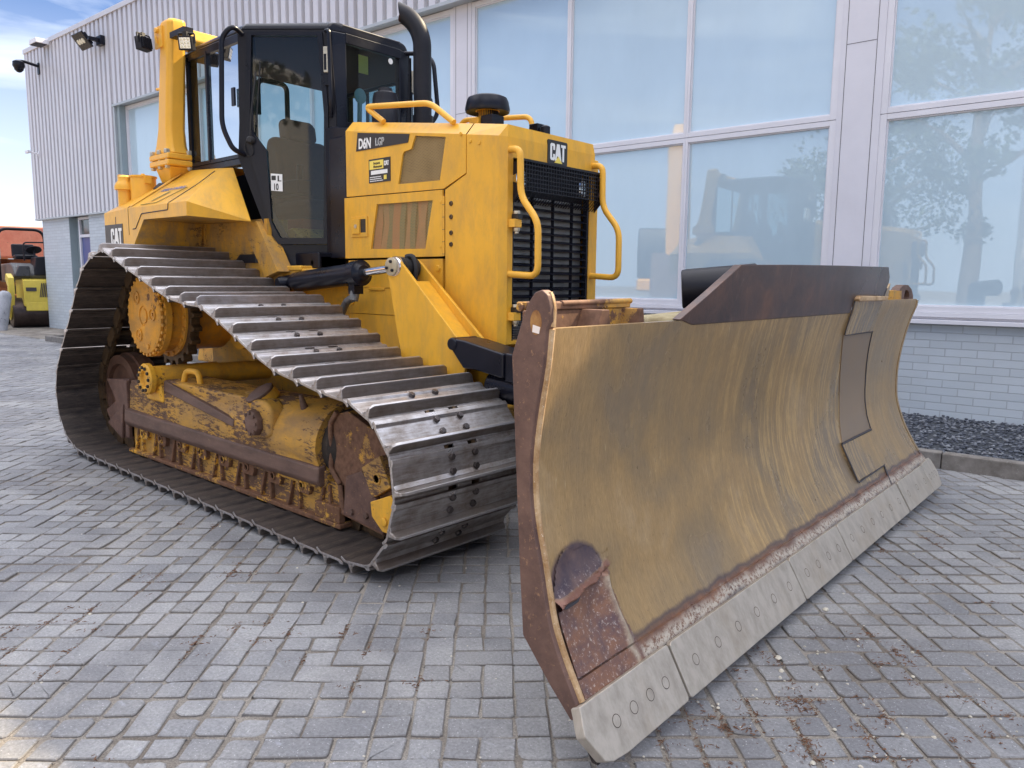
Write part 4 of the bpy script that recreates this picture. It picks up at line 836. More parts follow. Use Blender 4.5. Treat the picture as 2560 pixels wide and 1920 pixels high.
ins = MB(); ins.tube([(.13, .1, 2.84), (.13, .1, 2.94), (.105, .09, 3.03), (.05, .06, 3.105), (.012, .036, 3.133)], .0575, 20, .07, 5); ins.obj('stack_inside', rusty('sooty_rust', (.03, .012, .01), (.09, .035, .025), .8, 20), ex)
m = MB(); m.lathe((.005, -.12, 2.35), (0, 0, 1), [(.092, 0), (.092, .13), (.088, .135), (.086, .20), (.078, .235), (.05, .25), (.045, .27), (.0, .272)], 32); m.obj('air_canister', SATIN, DZ)
m = MB(); PX, PY = .84, .0
m.lathe((PX, PY, 2.372), (0, 0, 1), [(.09, .022), (.12, .016), (.134, .0), (.139, .016), (.130, .06), (.120, .083), (.095, .094), (.0, .098)], 48)
pre = m.obj('precleaner', BLACK, DZ)
m = MB(); m.mat(0); m.lathe((PX, PY, 2.2), (0, 0, 1), [(.055, 0), (.055, .175), (.075, .18)], 24); m.mat(1)
for k in range(36):
    t = 2*math.pi*k/36; m.box((PX+.062*math.cos(t)-.002, PY+.062*math.sin(t)-.002, 2.345), (PX+.066*math.cos(t)+.002, PY+.066*math.sin(t)+.002, 2.385))
m.obj('intake_neck', [YL, SATIN], pre)
m = MB(); m.mat(0).box((.78, -.10, 2.2), (.86, .03, 2.33)); m.mat(1).box((.865, -.085, 2.2), (.96, .02, 2.338)); m.obj('intake_box', [YL, BLACK], pre, bevel=.003)
m = MB(); m.box((.97, .24, 2.2), (1.04, .32, 2.325)); m.lathe((1.08, .27, 2.2), (0, 0, 1), [(.03, 0), (.03, .10), (.01, .11)], 12); m.obj('hood_latch_block', BLACK, DZ, bevel=.004)
# ---- cab (rear part straight, front part tapered; doors on the tapered faces)
A_c, B_c, C_c = Vector((-1.60, -.70)), Vector((-.75, -.72)), Vector((-.30, -.34))
dd = (C_c-B_c).normalized(); DM = Matrix(((dd.x, dd.y, 0, B_c.x), (dd.y, -dd.x, 0, B_c.y), (0, 0, 1, 0), (0, 0, 0, 1)))
# door plane local frame: X along the door, Y = outwards (towards -y world), Z up
DMn = Matrix(((dd.x, dd.y, 0, B_c.x), (dd.y, -dd.x, 0, B_c.y), (0, 0, 1, 0), (0, 0, 0, 1)))
cabm = MB()
def plan(k=0, xr=-1.60): return [(xr, -.70+k), (-.75, -.72+k), (-.31, -.345+k*.6), (-.285, -.25), (-.285, .25), (-.31, .345-k*.6), (-.75, .72-k), (xr, .70-k)]
def lay(P, z): return [(x, y, z) for x, y in P]
cabm.loft([lay(plan(.0), 3.0), lay(plan(0), 3.025), lay(plan(.03), 3.05), lay(plan(.09), 3.065)])
cab = cabm.obj('cab', BLACK, DZ, bevel=.018, seg=3)
m = MB()     # inner roof lining, floor, back
m.prism([(x, y) for x, y in plan(.03)], 2, 2.96, 2.999); m.obj('headliner', SEATM, cab)
m = MB(); m.prism([(-1.58, -.66), (-.76, -.68), (-.34, -.32), (-.34, .32), (-.76, .68), (-1.58, .66)], 2, 1.46, 1.52)
m.box((-1.6, -.6, 1.5), (-1.52, .6, 2.2)); m.obj('cab_floor', SATIN, cab)
for f in (False, True):
    # corner posts
    m = MB()
    m.prism([(-.79, -.70), (-.76, -.735), (-.70, -.69), (-.72, -.64)], 2, 2.16, 3.0)
    m.prism([(-1.62, -.71), (-1.56, -.71), (-1.56, -.64), (-1.62, -.64)], 2, 2.16, 3.0)
    m.prism([(-.335, -.365), (-.285, -.335), (-.262, -.235), (-.30, -.215), (-.345, -.31)], 2, 1.50, 3.0)
    m.box((-1.6, -.715, 2.13), (-.77, -.65, 2.185)); m.box((-1.6, -.72, 2.965), (-.76, -.65, 3.0))
    m.obj('cab_post', BLACK, cab, bevel=.01, flip=f)
    # lower door surround (slanted) on the tapered face, in door coordinates (u, z)
    m = MB(); o_ = [(-.03, 3.0), (.595, 3.0), (.625, 2.5), (.625, 1.54), (.19, 1.50), (.165, 1.56), (-.055, 2.17), (-.04, 2.4)]
    h_ = [(.035, 2.985), (.545, 2.985), (.575, 2.5), (.565, 1.59), (.205, 1.585), (.18, 1.62), (-.005, 2.30), (.0, 2.45)]
    holed(m, o_, h_, -.03, .012); m.obj('door_surround', SATIN, cab, xf=DMn, bevel=0, flip=f)
    # door frame
    m = MB(); o_ = [(.036, 2.984), (.544, 2.984), (.574, 2.5), (.564, 1.592), (.207, 1.588), (.182, 1.624), (-.003, 2.30), (.002, 2.45)]
    h_ = [(.066, 2.962), (.512, 2.962), (.545, 2.45), (.525, 1.632), (.222, 1.632), (.165, 1.74), (.145, 2.215), (.035, 2.36)]
    holed(m, o_, h_, -.005, .026); dr = m.obj('door', BLACK, cab, xf=DMn, bevel=.004, flip=f)
    MB().add([(.035, .006, 2.97), (.52, .006, 2.97), (.55, .006, 2.45), (.53, .006, 1.63), (.215, .006, 1.63), (.16, .006, 1.74), (.14, .006, 2.21), (.03, .006, 2.35)], [tuple(range(8))]).obj('door_window', CABGLASS, cab, xf=DMn, flip=f)
    m = MB(); m.mat(0).box((.553, .026, 2.72), (.585, .045, 2.885)); m.mat(1).box((.548, .02, 2.64), (.595, .034, 2.73)); m.box((.556, .034, 2.735), (.575, .047, 2.84)); m.obj('door_handle', [ZINC, BLACK], cab, xf=DMn, bevel=.004, flip=f)
    m = MB(); m.tube([(.045, .05, 2.285), (.06, .06, 2.45), (.10, .05, 2.72)], .006, 8); m.tube([(.085, .036, 2.38), (.125, .036, 2.79)], .0045, 6); m.tube([(.055, .03, 2.285), (.05, .05, 2.26), (.06, .035, 2.19), (.02, .03, 2.17), (-.01, .03, 2.23), (.02, .03, 2.3)], .003, 6); m.lathe((.045, .02, 2.28), (0, 1, 0), [(.028, 0), (.028, .03), (.015, .045)], 12)
    m.obj('wiper', RUBBER, cab, xf=DMn, flip=f)
    m = MB(); m.tube([(.0, .02, 2.97), (-.03, .10, 3.0), (-.105, .10, 2.93), (-.125, .10, 2.36), (-.06, .09, 2.21), (-.01, .02, 2.19)], .017, 10, .07); m.obj('grab_handle', BLACK, cab, xf=DMn, flip=f)
    # side windows
    m = MB(); m.box((-1.57, -.722, 2.18), (-.79, -.706, 2.205)); m.box((-1.57, -.722, 2.94), (-.79, -.706, 2.97)); m.box((-1.575, -.722, 2.18), (-1.545, -.706, 2.97)); m.box((-.80, -.722, 2.18), (-.775, -.706, 2.97)); m.box((-1.285, -.726, 2.19), (-1.262, -.706, 2.96))
    m.box((-.905, -.735, 2.53), (-.865, -.722, 2.65)); wf = m.obj('side_window_frame', BLACK, cab, flip=f)
    MB().add([(-1.55, -.712, 2.2), (-1.27, -.712, 2.2), (-1.27, -.712, 2.95), (-1.55, -.712, 2.95), (-1.27, -.708, 2.2), (-.79, -.708, 2.2), (-.79, -.708, 2.95), (-1.27, -.708, 2.95)], [(0, 1, 2, 3), (4, 5, 6, 7)]).obj('side_window', CABGLASS, cab, flip=f)
    # front grab bar standing off the front pillar
    m = MB(); m.tube([(-.30, -.37, 2.99), (-.255, -.38, 2.985), (-.25, -.375, 2.52), (-.29, -.35, 2.44)], .014, 8, .05) 
    if not f: m.obj('pillar_rail', BLACK, cab)
# cab skirt and black column between cab and hood
for f in (False, True):
    m = MB(); m.prism([(-.30, 1.49), (-.03, 1.49), (-.03, 2.33), (-.22, 2.36), (-.30, 2.36)], 1, -.40, -.30); m.box((-.22, -.425, 1.49), (-.03, -.38, 2.28)); m.prism([(-.62, 1.42), (-.22, 1.42), (-.22, 1.53), (-.66, 1.53)], 1, -.52, -.3)
    m.obj('firewall_panel', BLACK, cab, bevel=.01, flip=f)
    m = MB()
    m.add([(-.79, -.74, 2.17), (-.58, -.60, 1.50), (-.50, -.53, 1.42), (-.48, -.50, 1.52), (-.62, -.60, 1.8), (-.76, -.72, 2.2)], [(0, 1, 2, 3, 4, 5)]); m.box((-.55, -.5, 1.40), (-.22, -.3, 1.50)); m.hexb((-.3, -.5, 1.46), (0, -1, 0), .02, .02)
    m.obj('cab_mount', SATIN, cab, flip=f)
m = MB(); m.box((-.30, -.24, 2.935), (-.262, .24, 3.0)); m.box((-.30, -.24, 2.30), (-.262, .24, 2.42)); m.box((-.30, -.25, 2.40), (-.27, -.235, 2.95)); m.box((-.30, .235, 2.40), (-.27, .25, 2.95)); m.obj('windshield_frame', BLACK, cab, bevel=.004)
MB().box((-.30, -.26, 1.5), (-.26, .26, 2.30)).obj('front_panel', BLACK, cab, bevel=.004)
MB().add([(-.275, -.235, 2.4), (-.275, .235, 2.4), (-.275, .235, 2.95), (-.275, -.235, 2.95)], [(0, 1, 2, 3)]).obj('windshield', CABGLASS, cab)
m = MB(); m.mat(0).lathe((-.30, -.10, 2.62), (1, .1, 0), [(.052, 0), (.052, .008)], 24); m.tube([(-.30, -.1, 2.62), (-.31, -.1, 2.42)], .018, 6); m.mat(1).box((-.31, -.10, 2.78), (-.305, -.02, 2.9)); m.obj('cab_mirror', [simple('pale_mirror', (.55, .72, .72), .2, 0, .03, 9, 0), YDEC], cab)
MB().lathe((-.268, .15, 2.9), (1, 0, 0), [(.02, 0), (.02, .002)], 20).obj('round_sticker', WHITE, cab)
m = MB(); m.tube([(-.29, .30, 2.99), (-.20, .42, 3.0), (-.12, .43, 2.93), (-.06, .42, 2.55), (-.1, .35, 2.45)], .016, 10, .06); m.obj('grab_handle', BLACK, cab)
m = MB(); m.prism([(-.20, 2.56), (-.12, 2.54), (-.08, 2.60), (-.08, 2.66), (-.16, 2.69), (-.17, 2.80), (-.12, 2.84), (-.16, 2.90), (-.22, 2.90), (-.24, 2.6)], 1, .34, .39); m.obj('mirror', SATIN, cab, bevel=.012)
m = MB(); m.tube([(-.42, -.1, 3.06), (-.9, -.15, 3.09), (-1.0, -.3, 3.07)], .006, 6); m.tube([(-.35, .15, 3.06), (-.62, .0, 3.13)], .008, 6); m.obj('antenna', RUBBER, cab)
# seat and controls
m = MB(); m.box((-1.2, -.26, 1.80), (-.70, .26, 1.94)); m.box((-1.25, -.25, 1.52), (-.8, .25, 1.80)); m.prism([(-1.22, 1.9), (-1.06, 1.9), (-1.14, 2.36), (-1.2, 2.44), (-1.30, 2.44), (-1.34, 2.3)], 1, -.25, .25)
st_ = m.obj('seat', SEATM, cab, bevel=.06, seg=4)
m = MB(); m.prism([(-1.30, 2.42), (-1.16, 2.42), (-1.18, 2.55), (-1.24, 2.60), (-1.32, 2.58)], 1, -.14, .14); m.obj('headrest', SEATM, cab, bevel=.04, seg=3)
m = MB(); m.box((-1.05, -.42, 1.95), (-.6, -.30, 2.05)); m.box((-1.05, .30, 1.95), (-.6, .42, 2.05)); m.tube([(-.68, -.36, 2.02), (-.66, -.36, 2.16)], .025, 10); m.tube([(-.68, .36, 2.02), (-.66, .36, 2.16)], .025, 10); m.box((-.62, -.12, 1.5), (-.5, .12, 2.15)); m.box((-.64, .16, 2.1), (-.54, .34, 2.32)); m.obj('controls', SATIN, cab, bevel=.015)
m = MB(); m.prism([(-1.16, 1.93), (-1.10, 1.93), (-1.22, 2.42), (-1.27, 2.42)], 1, -.20, -.14); m.box((-.95, -.3, 1.60), (-.74, -.1, 1.79)); m.obj('seat_belt', REDM, cab)
MB().tube([(-1.30, -.30, 2.60), (-1.30, -.30, 2.86), (-1.3, -.05, 2.86), (-1.3, -.05, 2.5)], .02, 8, .06).obj('inner_bar', SATIN, cab)
lb = MB(); lb.mat(0).add([(.165, .012, 1.95), (.245, .012, 1.945), (.245, .012, 2.06), (.165, .012, 2.065)], [(0, 1, 2, 3)]); lb.mat(1).box((.170, .0125, 2.02), (.20, .0135, 2.05)); lb.box((.212, .0125, 2.012), (.222, .0135, 2.05)); lb.box((.212, .0125, 2.012), (.238, .0135, 2.018)); lb.obj('window_label', [WHITE, BADGE], cab, xf=DMn)
text('10', .06, BADGE, cab, DMn @ Matrix.Translation((.180, .0128, 1.955)) @ Matrix.Rotation(R(90), 4, 'X'), .002, .62, 'label_lettering')
# ---- rear fenders / tanks
def fender(f):
    yo = -1.15
    m = MB()
    # outer skin: near face strip, sloped top, front slanted face
    xb, xf_ = -2.14, -.765
    P = {}
    # top deck: outer edge z 1.852, inner ridge z 2.13 near the cab
    v = [(xb, yo, 1.835), (-1.69, yo, 1.852), (xf_, yo, 1.845), (-.70, -.735, 1.742), (-.905, -.74, 2.115), (-1.08, -.76, 2.125), (-1.60, -.72, 2.16), (-2.16, -.62, 2.10),
         (xb, yo, 1.52), (-1.62, yo, 1.52), (-1.60, yo, 1.60), (-1.43, yo, 1.758), (xf_-.005, yo, 1.752), (-.70, -.73, 1.737), (-1.47, -.70, 1.755), (-1.50, -.70, 1.50), (-2.16, -.50, 1.50), (-2.16, -.5, 2.10), (-.905, -.5, 2.12)]
    fs = [(0, 1, 6, 7), (1, 2, 5, 6), (2, 3, 4, 5), (0, 8, 9, 10, 11, 1), (1, 11, 12, 2), (2, 12, 13, 3), (11, 14, 13, 12), (10, 15, 14, 11), (10, 9, 15), (9, 8, 16, 15), (0, 7, 17, 16, 8), (7, 6, 5, 4, 18, 17)]
    m.add(v, fs); m.m[6] = m.m[7] = 1; m.m[5] = 0; m.m[8] = 1; o = m.obj('rear_tank', [Y, YMUD], DZ, bevel=.014, flip=f)
    # inner well wall, sweeping forward and down beside the cab
    m = MB(); m.box((-1.62, -.69, 1.2), (-1.46, -.55, 1.77)); m.box((-1.55, -.66, 1.2), (-.62, -.5, 1.76)); m.add([(-1.48, -.68, 1.756), (-.87, -.70, 1.745), (-.71, -.72, 1.742), (-.47, -.62, 1.40), (-.60, -.62, 1.30), (-1.5, -.68, 1.30), (-.69, -.70, 1.742), (-.44, -.58, 1.40)], [(0, 1, 3, 4, 5), (1, 2, 7, 3)])
    m.prism([(-.9, 1.735), (-.69, 1.742), (-.44, 1.40), (-.60, 1.36)], 1, -.70, -.58)
    m.obj('fender_wall', YMUD, o, flip=f)
    # lid seam on the outer faces
    m = MB(); m.mat(0)
    def seam(pts, r=.003): m.tube(pts, r, 5, .01, 2)
    seam([(-1.69, yo-.001, 1.85), (-1.69, yo-.001, 1.66)], .0015)
    seam([(-1.62, yo-.001, 1.698), (-1.57, yo-.001, 1.70), (-1.46, yo-.001, 1.80), (-1.04, yo-.001, 1.805), (-1.03, yo-.001, 1.848)], .004)
    seam([(-1.03, yo+.002, 1.851), (-1.01, -.95, 1.992), (-1.05, -.80, 2.100)], .003)
    seam([(-1.69, yo, 1.853), (-1.62, -.78, 2.13)], .003)
    m.box((-1.93, yo-.001, 1.74), (-1.92, yo+.001, 1.80)); m.obj('lid_seam', GAP, o, flip=f)
    m = MB(); m.loft([[(-1.68, -1.14, 1.862), (-1.65, -1.14, 1.862), (-1.65, -1.13, 1.875), (-1.68, -1.13, 1.875)], [(-1.62, -.80, 2.115), (-1.59, -.80, 2.115), (-1.59, -.79, 2.13), (-1.62, -.79, 2.13)]]); m.obj('lid_hinge', YC, o, flip=f)
    return o
for f in (False, True):
    fn = fender(f)
    if not f:
        m = MB(); m.mat(0).box((-2.13, -1.1525, 1.55), (-1.80, -1.150, 1.745)); m.mat(1); cat_letters(m, lambda m, P: m.prism([(p[0]-2.02, p[1]+1.585) for p in P], 1, -1.1535, -1.1525), .20, .13); m.obj('cat_decal', [BRDEC, WHITE], fn)
        m = MB(); m.lathe((-2.03, -1.03, 1.88), (0, 0, 1), [(.050, 0), (.050, .13), (.072, .135), (.072, .16), (.06, .185), (.045, .205), (.045, .23), (.03, .245)], 20); m.box((-2.08, -1.06, 2.09), (-2.05, -1.0, 2.13)); m.obj('filler_cap', YC, fn)
        m = MB(); m.lathe((-1.93, -.93, 1.92), (0, 0, 1), [(.092, 0), (.092, .185), (.100, .188), (.100, .2), (.02, .202), (.012, .22), (0, .222)], 28); m.box((-1.845, -.96, 2.06), (-1.825, -.91, 2.12)); m.obj('filter_housing', YC, fn)
        nrm = Vector((0, -.28, .39)).normalized()
        Ms = Matrix.Translation((-1.52, -.985, 1.971)) @ Matrix(((1, 0, 0, 0), (0, .812, -.583, 0), (0, .583, .812, 0), (0, 0, 0, 1)))
        text('GUIDE CONTROL', .052, BLUEP, fn, Ms, .0005, .9, 'deck_lettering')
        m = MB(); m.tube([(-1.50, -1.135, 1.866), (-1.25, -1.135, 1.866), (-1.10, -.98, 1.975)], .003, 5, .01, 2)
        m.add([(-1.42, -1.10, 1.8905), (-1.38, -1.10, 1.8905), (-1.30, -1.0, 1.9605), (-1.34, -1.0, 1.9605)], [(0, 1, 2, 3)]); m.obj('deck_sticker', simple('olive_print', (.25, .2, .04), .6, 0, .1, 9, 0), fn)
# ---- rollover structure
RP = MB()
def post(m, s):
    def rg(x, y, z, hx, hy): 
        c = .4*min(hx, hy); return [(x-hx, s*(y-hy+c), z), (x-hx+c, s*(y-hy), z), (x+hx-c, s*(y-hy), z), (x+hx, s*(y-hy+c), z), (x+hx, s*(y+hy-c), z), (x+hx-c, s*(y+hy), z), (x-hx+c, s*(y+hy), z), (x-hx, s*(y+hy-c), z)]
    y0 = .80
    m.loft([rg(-1.71, y0, 2.27, .15, .085), rg(-1.705, y0, 2.33, .12, .08), rg(-1.69, y0, 2.45, .095, .075), rg(-1.60, y0, 3.10, .085, .07), rg(-1.59, y0, 3.19, .085, .07), rg(-1.59, y0-.01, 3.215, .075, .06)])
post(RP, -1); post(RP, 1)
for s in (-1, 1):
    RP.box((-1.87, s*.70, 2.225), (-1.545, s*.905, 2.268)); RP.box((-1.87, s*.70, 2.178), (-1.545, s*.905, 2.222))
    RP.loft([[(-1.83, s*.72, 2.178), (-1.58, s*.72, 2.178), (-1.58, s*.88, 2.178), (-1.83, s*.88, 2.178)], [(-1.80, s*.74, 2.05), (-1.66, s*.74, 2.05), (-1.66, s*.84, 2.05), (-1.80, s*.84, 2.05)]])
RP.loft([[(x, y, z) for x, z in ((-1.68, 3.04), (-1.54, 3.04), (-1.51, 3.09), (-1.53, 3.17), (-1.66, 3.17), (-1.70, 3.10))] for y in (-.73, .73)])
rops = RP.obj('rollover_bar', YC, DZ, bevel=.012)
for s in (-1, 1):
    for x in (-1.84, -1.72, -1.60, -1.57): m = MB(); m.hexb((x, s*.885 if x != -1.57 else s*.73, 2.268), (0, 0, 1), .023, .03); m.cyl((x, s*.885 if x != -1.57 else s*.73, 2.16), (x, s*.885 if x != -1.57 else s*.73, 2.28), .013); m.hexb((x, s*.885 if x != -1.57 else s*.73, 2.178), (0, 0, -1), .02, .02); m.obj('bolt', ZINC, rops)
m = MB(); m.lathe((-1.74, -.80, 2.06), (0, 0, -1), [(.09, 0), (.12, .03), (.13, .045)], 20); m.lathe((-1.74, .80, 2.06), (0, 0, -1), [(.09, 0), (.12, .03), (.13, .045)], 20); m.obj('rubber_seal', RUBBER, rops)
m = MB(); m.box((-1.72, -.885, 3.02), (-1.60, -.868, 3.17)); m.lathe((-1.66, -.885, 3.14), (0, -1, 0), [(.02, 0), (.02, .02)], 10); m.tube([(-1.77, -.83, 2.76), (-1.84, -.83, 2.765)], .012, 6); m.tube([(-1.66, -.89, 3.05), (-1.66, -.9, 3.1)], .008, 6); m.obj('lamp_bracket', YC, rops, bevel=.004)
def worklight(x, y, z, rz, tilt):
    M = Matrix.Translation((x, y, z)) @ Matrix.Rotation(rz, 4, 'Z') @ Matrix.Rotation(tilt, 4, 'Y') @ Matrix.Scale(.76, 4)
    m = MB(); m.box((-.045, -.065, -.06), (.03, .065, .06)); 
    for k in range(6): m.box((-.065, -.055+k*.02, -.05), (-.045, -.049+k*.02, .05))
    o = m.obj('work_light', SATIN, rops, bevel=.008, xf=M)
    m = MB(); m.mat(0).box((.03, -.05, -.046), (.033, .05, .046)); m.mat(1)
    for a in range(3):
        for b_ in range(3): m.lathe((.033, -.032+a*.032, -.03+b_*.03), (1, 0, 0), [(.013, 0), (.006, .002)], 8)
    m.obj('lens', [CHROME, simple('led_chip', (.8, .75, .55), .3, 0, .1, 9, 0)], o, xf=M)
    m = MB(); m.box((-.03, -.02, .06), (.02, .02, .10)); m.tube([(-.02, -.075, 0), (-.02, -.075, .085), (-.02, .075, .085), (-.02, .075, 0)], .008, 6, .01); m.obj('lamp_yoke', RUBBER, o, xf=M)
worklight(-1.27, -.86, 2.985, R(-50), R(12)); worklight(-1.72, -.97, 3.04, R(200), R(8))
worklight(-1.40, .84, 3.05, R(20), R(12))
MB().tube([(-1.45, -.80, 3.10), (-1.30, -.84, 3.08)], .015, 6).box((-1.50, -.87, 3.06), (-1.28, -.80, 3.10)).obj('lamp_arm', SATIN, rops)
# ---- lift cylinder, lift tower, push arms
for f in (False, True):
    m = MB(); m.lathe((-.42, -.60, 1.325), Vector((1.0, -.0, .085)), [(.03, -.07), (.055, -.05), (.055, -.02), (.045, .0), (.066, .05), (.068, .08), (.068, .70), (.080, .705), (.080, .775), (.062, .78), (.045, .80), (.034, .80)], 32)
    m.lathe((-.45, -.68, 1.322), (0, 1, 0), [(.03, -.02), (.045, 0), (.045, .14)], 18); m.box((.26, -.635, 1.26), (.32, -.565, 1.345))
    lc = m.obj('lift_cylinder', BLACK, DZ, flip=f)
    m = MB(); m.cyl((.33, -.60, 1.388), (.72, -.60, 1.422), .0255, n=24); m.lathe((.72, -.65, 1.425), (0, 1, 0), [(.055, 0), (.06, .01), (.06, .09), (.055, .10)], 20); m.obj('piston_rod', CHROME, lc, flip=f)
    m = MB(); m.cyl((.29, -.60, 1.30), (.29, -.62, 1.22), .03); m.tube([(.29, -.62, 1.235), (.22, -.60, 1.225), (.14, -.57, 1.20), (.05, -.55, 1.10)], .024, 10, .07)
    m.obj('hydraulic_hose', [simple('grey_hose', (.16, .16, .16), .5, .2, .3, 40, .4)], lc, flip=f)
    # tower: two plates with a web between
    m = MB()
    pl = [(.665, 1.385), (.665, 1.425), (.68, 1.465), (.715, 1.483), (.755, 1.47), (1.36, .985), (1.36, .60), (.80, .60), (.72, 1.0)]
    m.prism([(.655, 1.40), (.67, 1.455), (.70, 1.478), (.735, 1.478), (.765, 1.46), (1.30, .99), (1.30, .62), (.86, .62), (.745, 1.02)], 1, -.645, -.625)
    m.prism([(.70, 1.40), (.72, 1.455), (.76, 1.470), (.80, 1.45), (1.36, .99), (1.36, .62), (.90, .62), (.79, 1.02)], 1, -.515, -.495)
    m.loft([[(.86, -.625, 1.335), (.86, -.515, 1.335), (.875, -.515, 1.345), (.875, -.625, 1.345)], [(1.27, -.625, .97), (1.27, -.515, .97), (1.285, -.515, .98), (1.285, -.625, .98)]])
    m.loft([[(.83, -.625, .62), (.83, -.515, .62), (.86, -.515, .62), (.86, -.625, .62)], [(.76, -.625, 1.3), (.76, -.515, 1.3), (.79, -.515, 1.3), (.79, -.625, 1.3)]])
    lt = m.obj('lift_tower', Y, DZ, bevel=.004, flip=f)
    m = MB(); m.mat(0).lathe((.70, -.645, 1.425), (0, -1, 0), [(.052, 0), (.052, .012), (.046, .015), (0, .015)], 28); m.mat(1)
    for t in (1.3, 3.4, 5.5): m.hexb((.70+.030*math.cos(t), -.660, 1.425+.030*math.sin(t)), (0, -1, 0), .010, .010)
    m.obj('pin_cover', [simple('pale_pin_plate', (.50, .42, .28), .5, .3, .15, 20, .1), SATIN], lt, flip=f)
    m = MB(); m.tube([(.80, -.57, 1.30), (.83, -.57, 1.42), (.80, -.57, 1.49), (.74, -.57, 1.485)], .014, 8, .04); m.lathe((.75, -.62, 1.42), (0, 1, 0), [(.058, 0), (.058, .10)], 18); m.obj('hose_loop', RUBBER, lt, flip=f)
    m = MB()
    m.prism([(1.235, 1.045), (1.34, 1.035), (1.62, .985), (1.62, .855), (1.42, .885), (1.33, .885), (1.235, .985)], 1, -.69, -.50); m.prism([(1.62, .99), (2.55, .93), (2.55, .75), (1.62, .84)], 1, -.68, -.50)
    m.cyl((1.25, -.70, 1.012), (1.25, -.5, 1.012), .035); m.prism([(.4, .62), (1.5, .66), (2.6, .56), (2.6, .36), (1.4, .44), (.4, .42)], 1, -.65, -.48)
    m.lathe((1.45, -.58, .80), (1, -.02, -.03), [(.06, 0), (.085, .01), (.085, 1.0)], 20)
    m.obj('push_arm', BLACK, DZ, bevel=.012, flip=f)
m = MB(); m.prism([(2.25, .35), (2.62, .35), (2.62, .95), (2.5, 1.0), (2.25, .7)], 1, -.65, .65); m.obj('arm_yoke', BLACK, DZ, bevel=.02)
# ---- blade
BP = [(1.218, 0), (1.12, -.032), (1.02, -.055), (.925, -.072), (.83, -.083), (.74, -.086), (.66, -.082), (.6, -.075), (.53, -.055), (.46, -.028), (.40, .0), (.35, .028), (.30, .058), (.25, .092), (.20, .128)]
BQ = [(1.218, 0), (1.12, -.010), (1.02, -.028), (.925, -.043), (.83, -.050), (.74, -.046), (.66, -.033), (.6, -.018), (.53, -.002), (.46, .013), (.40, .028), (.35, .048), (.30, .072), (.25, .10), (.20, .128)]
def fine(P, n=4):
    out = []
    for i in range(len(P)-1):
        p0, p1, p2, p3 = P[max(i-1, 0)], P[i], P[i+1], P[min(i+2, len(P)-1)]
        for k in range(n):
            t = k/n; out.append(tuple(.5*((2*b)+(-a+c)*t+(2*a-5*b+4*c-d)*t*t+(-a+3*b-3*c+d)*t**3) for a, b, c, d in zip(p0, p1, p2, p3)))
    out.append(P[-1]); return out
BPF = fine(BP); BQF = fine(BQ)
def bx0(y): return 2.868-.022*y
def dat(P, z):
    if z >= P[0][0]: return (z-P[0][0])*.12
    for (z1, d1), (z2, d2) in zip(P, P[1:]):
        if z2 <= z <= z1: return d1+(d2-d1)*(z1-z)/(z1-z2)
    return P[-1][1]
def bxz(z, y=0):
    t = min(1, max(0, (y+1.925)/3.6))**.7
    return bx0(y)+dat(BQF, z)*(1-t)+dat(BPF, z)*t
YN, YF, YS = -1.925, 2.02, 1.215
def sheet(m, y0, y1, z0, z1, off=0, th=.03, ny=24, edge=None, smooth=True):
    """curved plate following the blade profile; edge(z) gives optional y bounds"""
    prof = [(z, d) for z, d in BPF if z0 <= z <= z1]
    if not prof or prof[0][0] < z1: prof = [(z1, bxz(z1)-bx0(0))]+prof
    if prof[-1][0] > z0: prof.append((z0, bxz(z0)-bx0(0)))
    def grid(o):
        g = []
        for z, d in prof:
            a, b = (edge(z) if edge else (y0, y1)); g.append([(bxz(z, a+(b-a)*i/ny)+o, a+(b-a)*i/ny, z) for i in range(ny+1)])
        return g
    G, H = grid(off), grid(off-th); n = ny+1; r = len(prof)
    vs = [p for row in G for p in row]+[p for row in H for p in row]; B = n*r
    fs = [(i*n+j, i*n+j+1, (i+1)*n+j+1, (i+1)*n+j) for i in range(r-1) for j in range(ny)]
    fs += [tuple(B+q for q in f)[::-1] for f in fs]; m.add(vs, fs, smooth)
    rim = []
    for j in range(ny): rim += [(j, j+1, B+j+1, B+j), ((r-1)*n+j+1, (r-1)*n+j, B+(r-1)*n+j, B+(r-1)*n+j+1)]
    for i in range(r-1): rim += [(i*n, (i+1)*n, B+(i+1)*n, B+i*n), ((i+1)*n+ny, i*n+ny, B+i*n+ny, B+(i+1)*n+ny)]
    o = len(s_v(m))-2*B; m.f += [tuple(q+o for q in f) for f in rim]; m.m += [m.cur]*len(rim); m.sm += [False]*len(rim)
def s_v(m): return m.v
def seamy(z): 
    P = [(1.40, 1.275), (1.26, 1.18), (1.07, 1.18), (.80, 1.265), (.49, 1.285), (.39, 1.265), (.29, 1.24), (.2, 1.165)]
    for (z1, y1), (z2, y2) in zip(P, P[1:]):
        if z2 <= z <= z1: return y1+(y2-y1)*(z1-z)/(z1-z2)
    return P[0][1] if z > P[0][0] else P[-1][1]
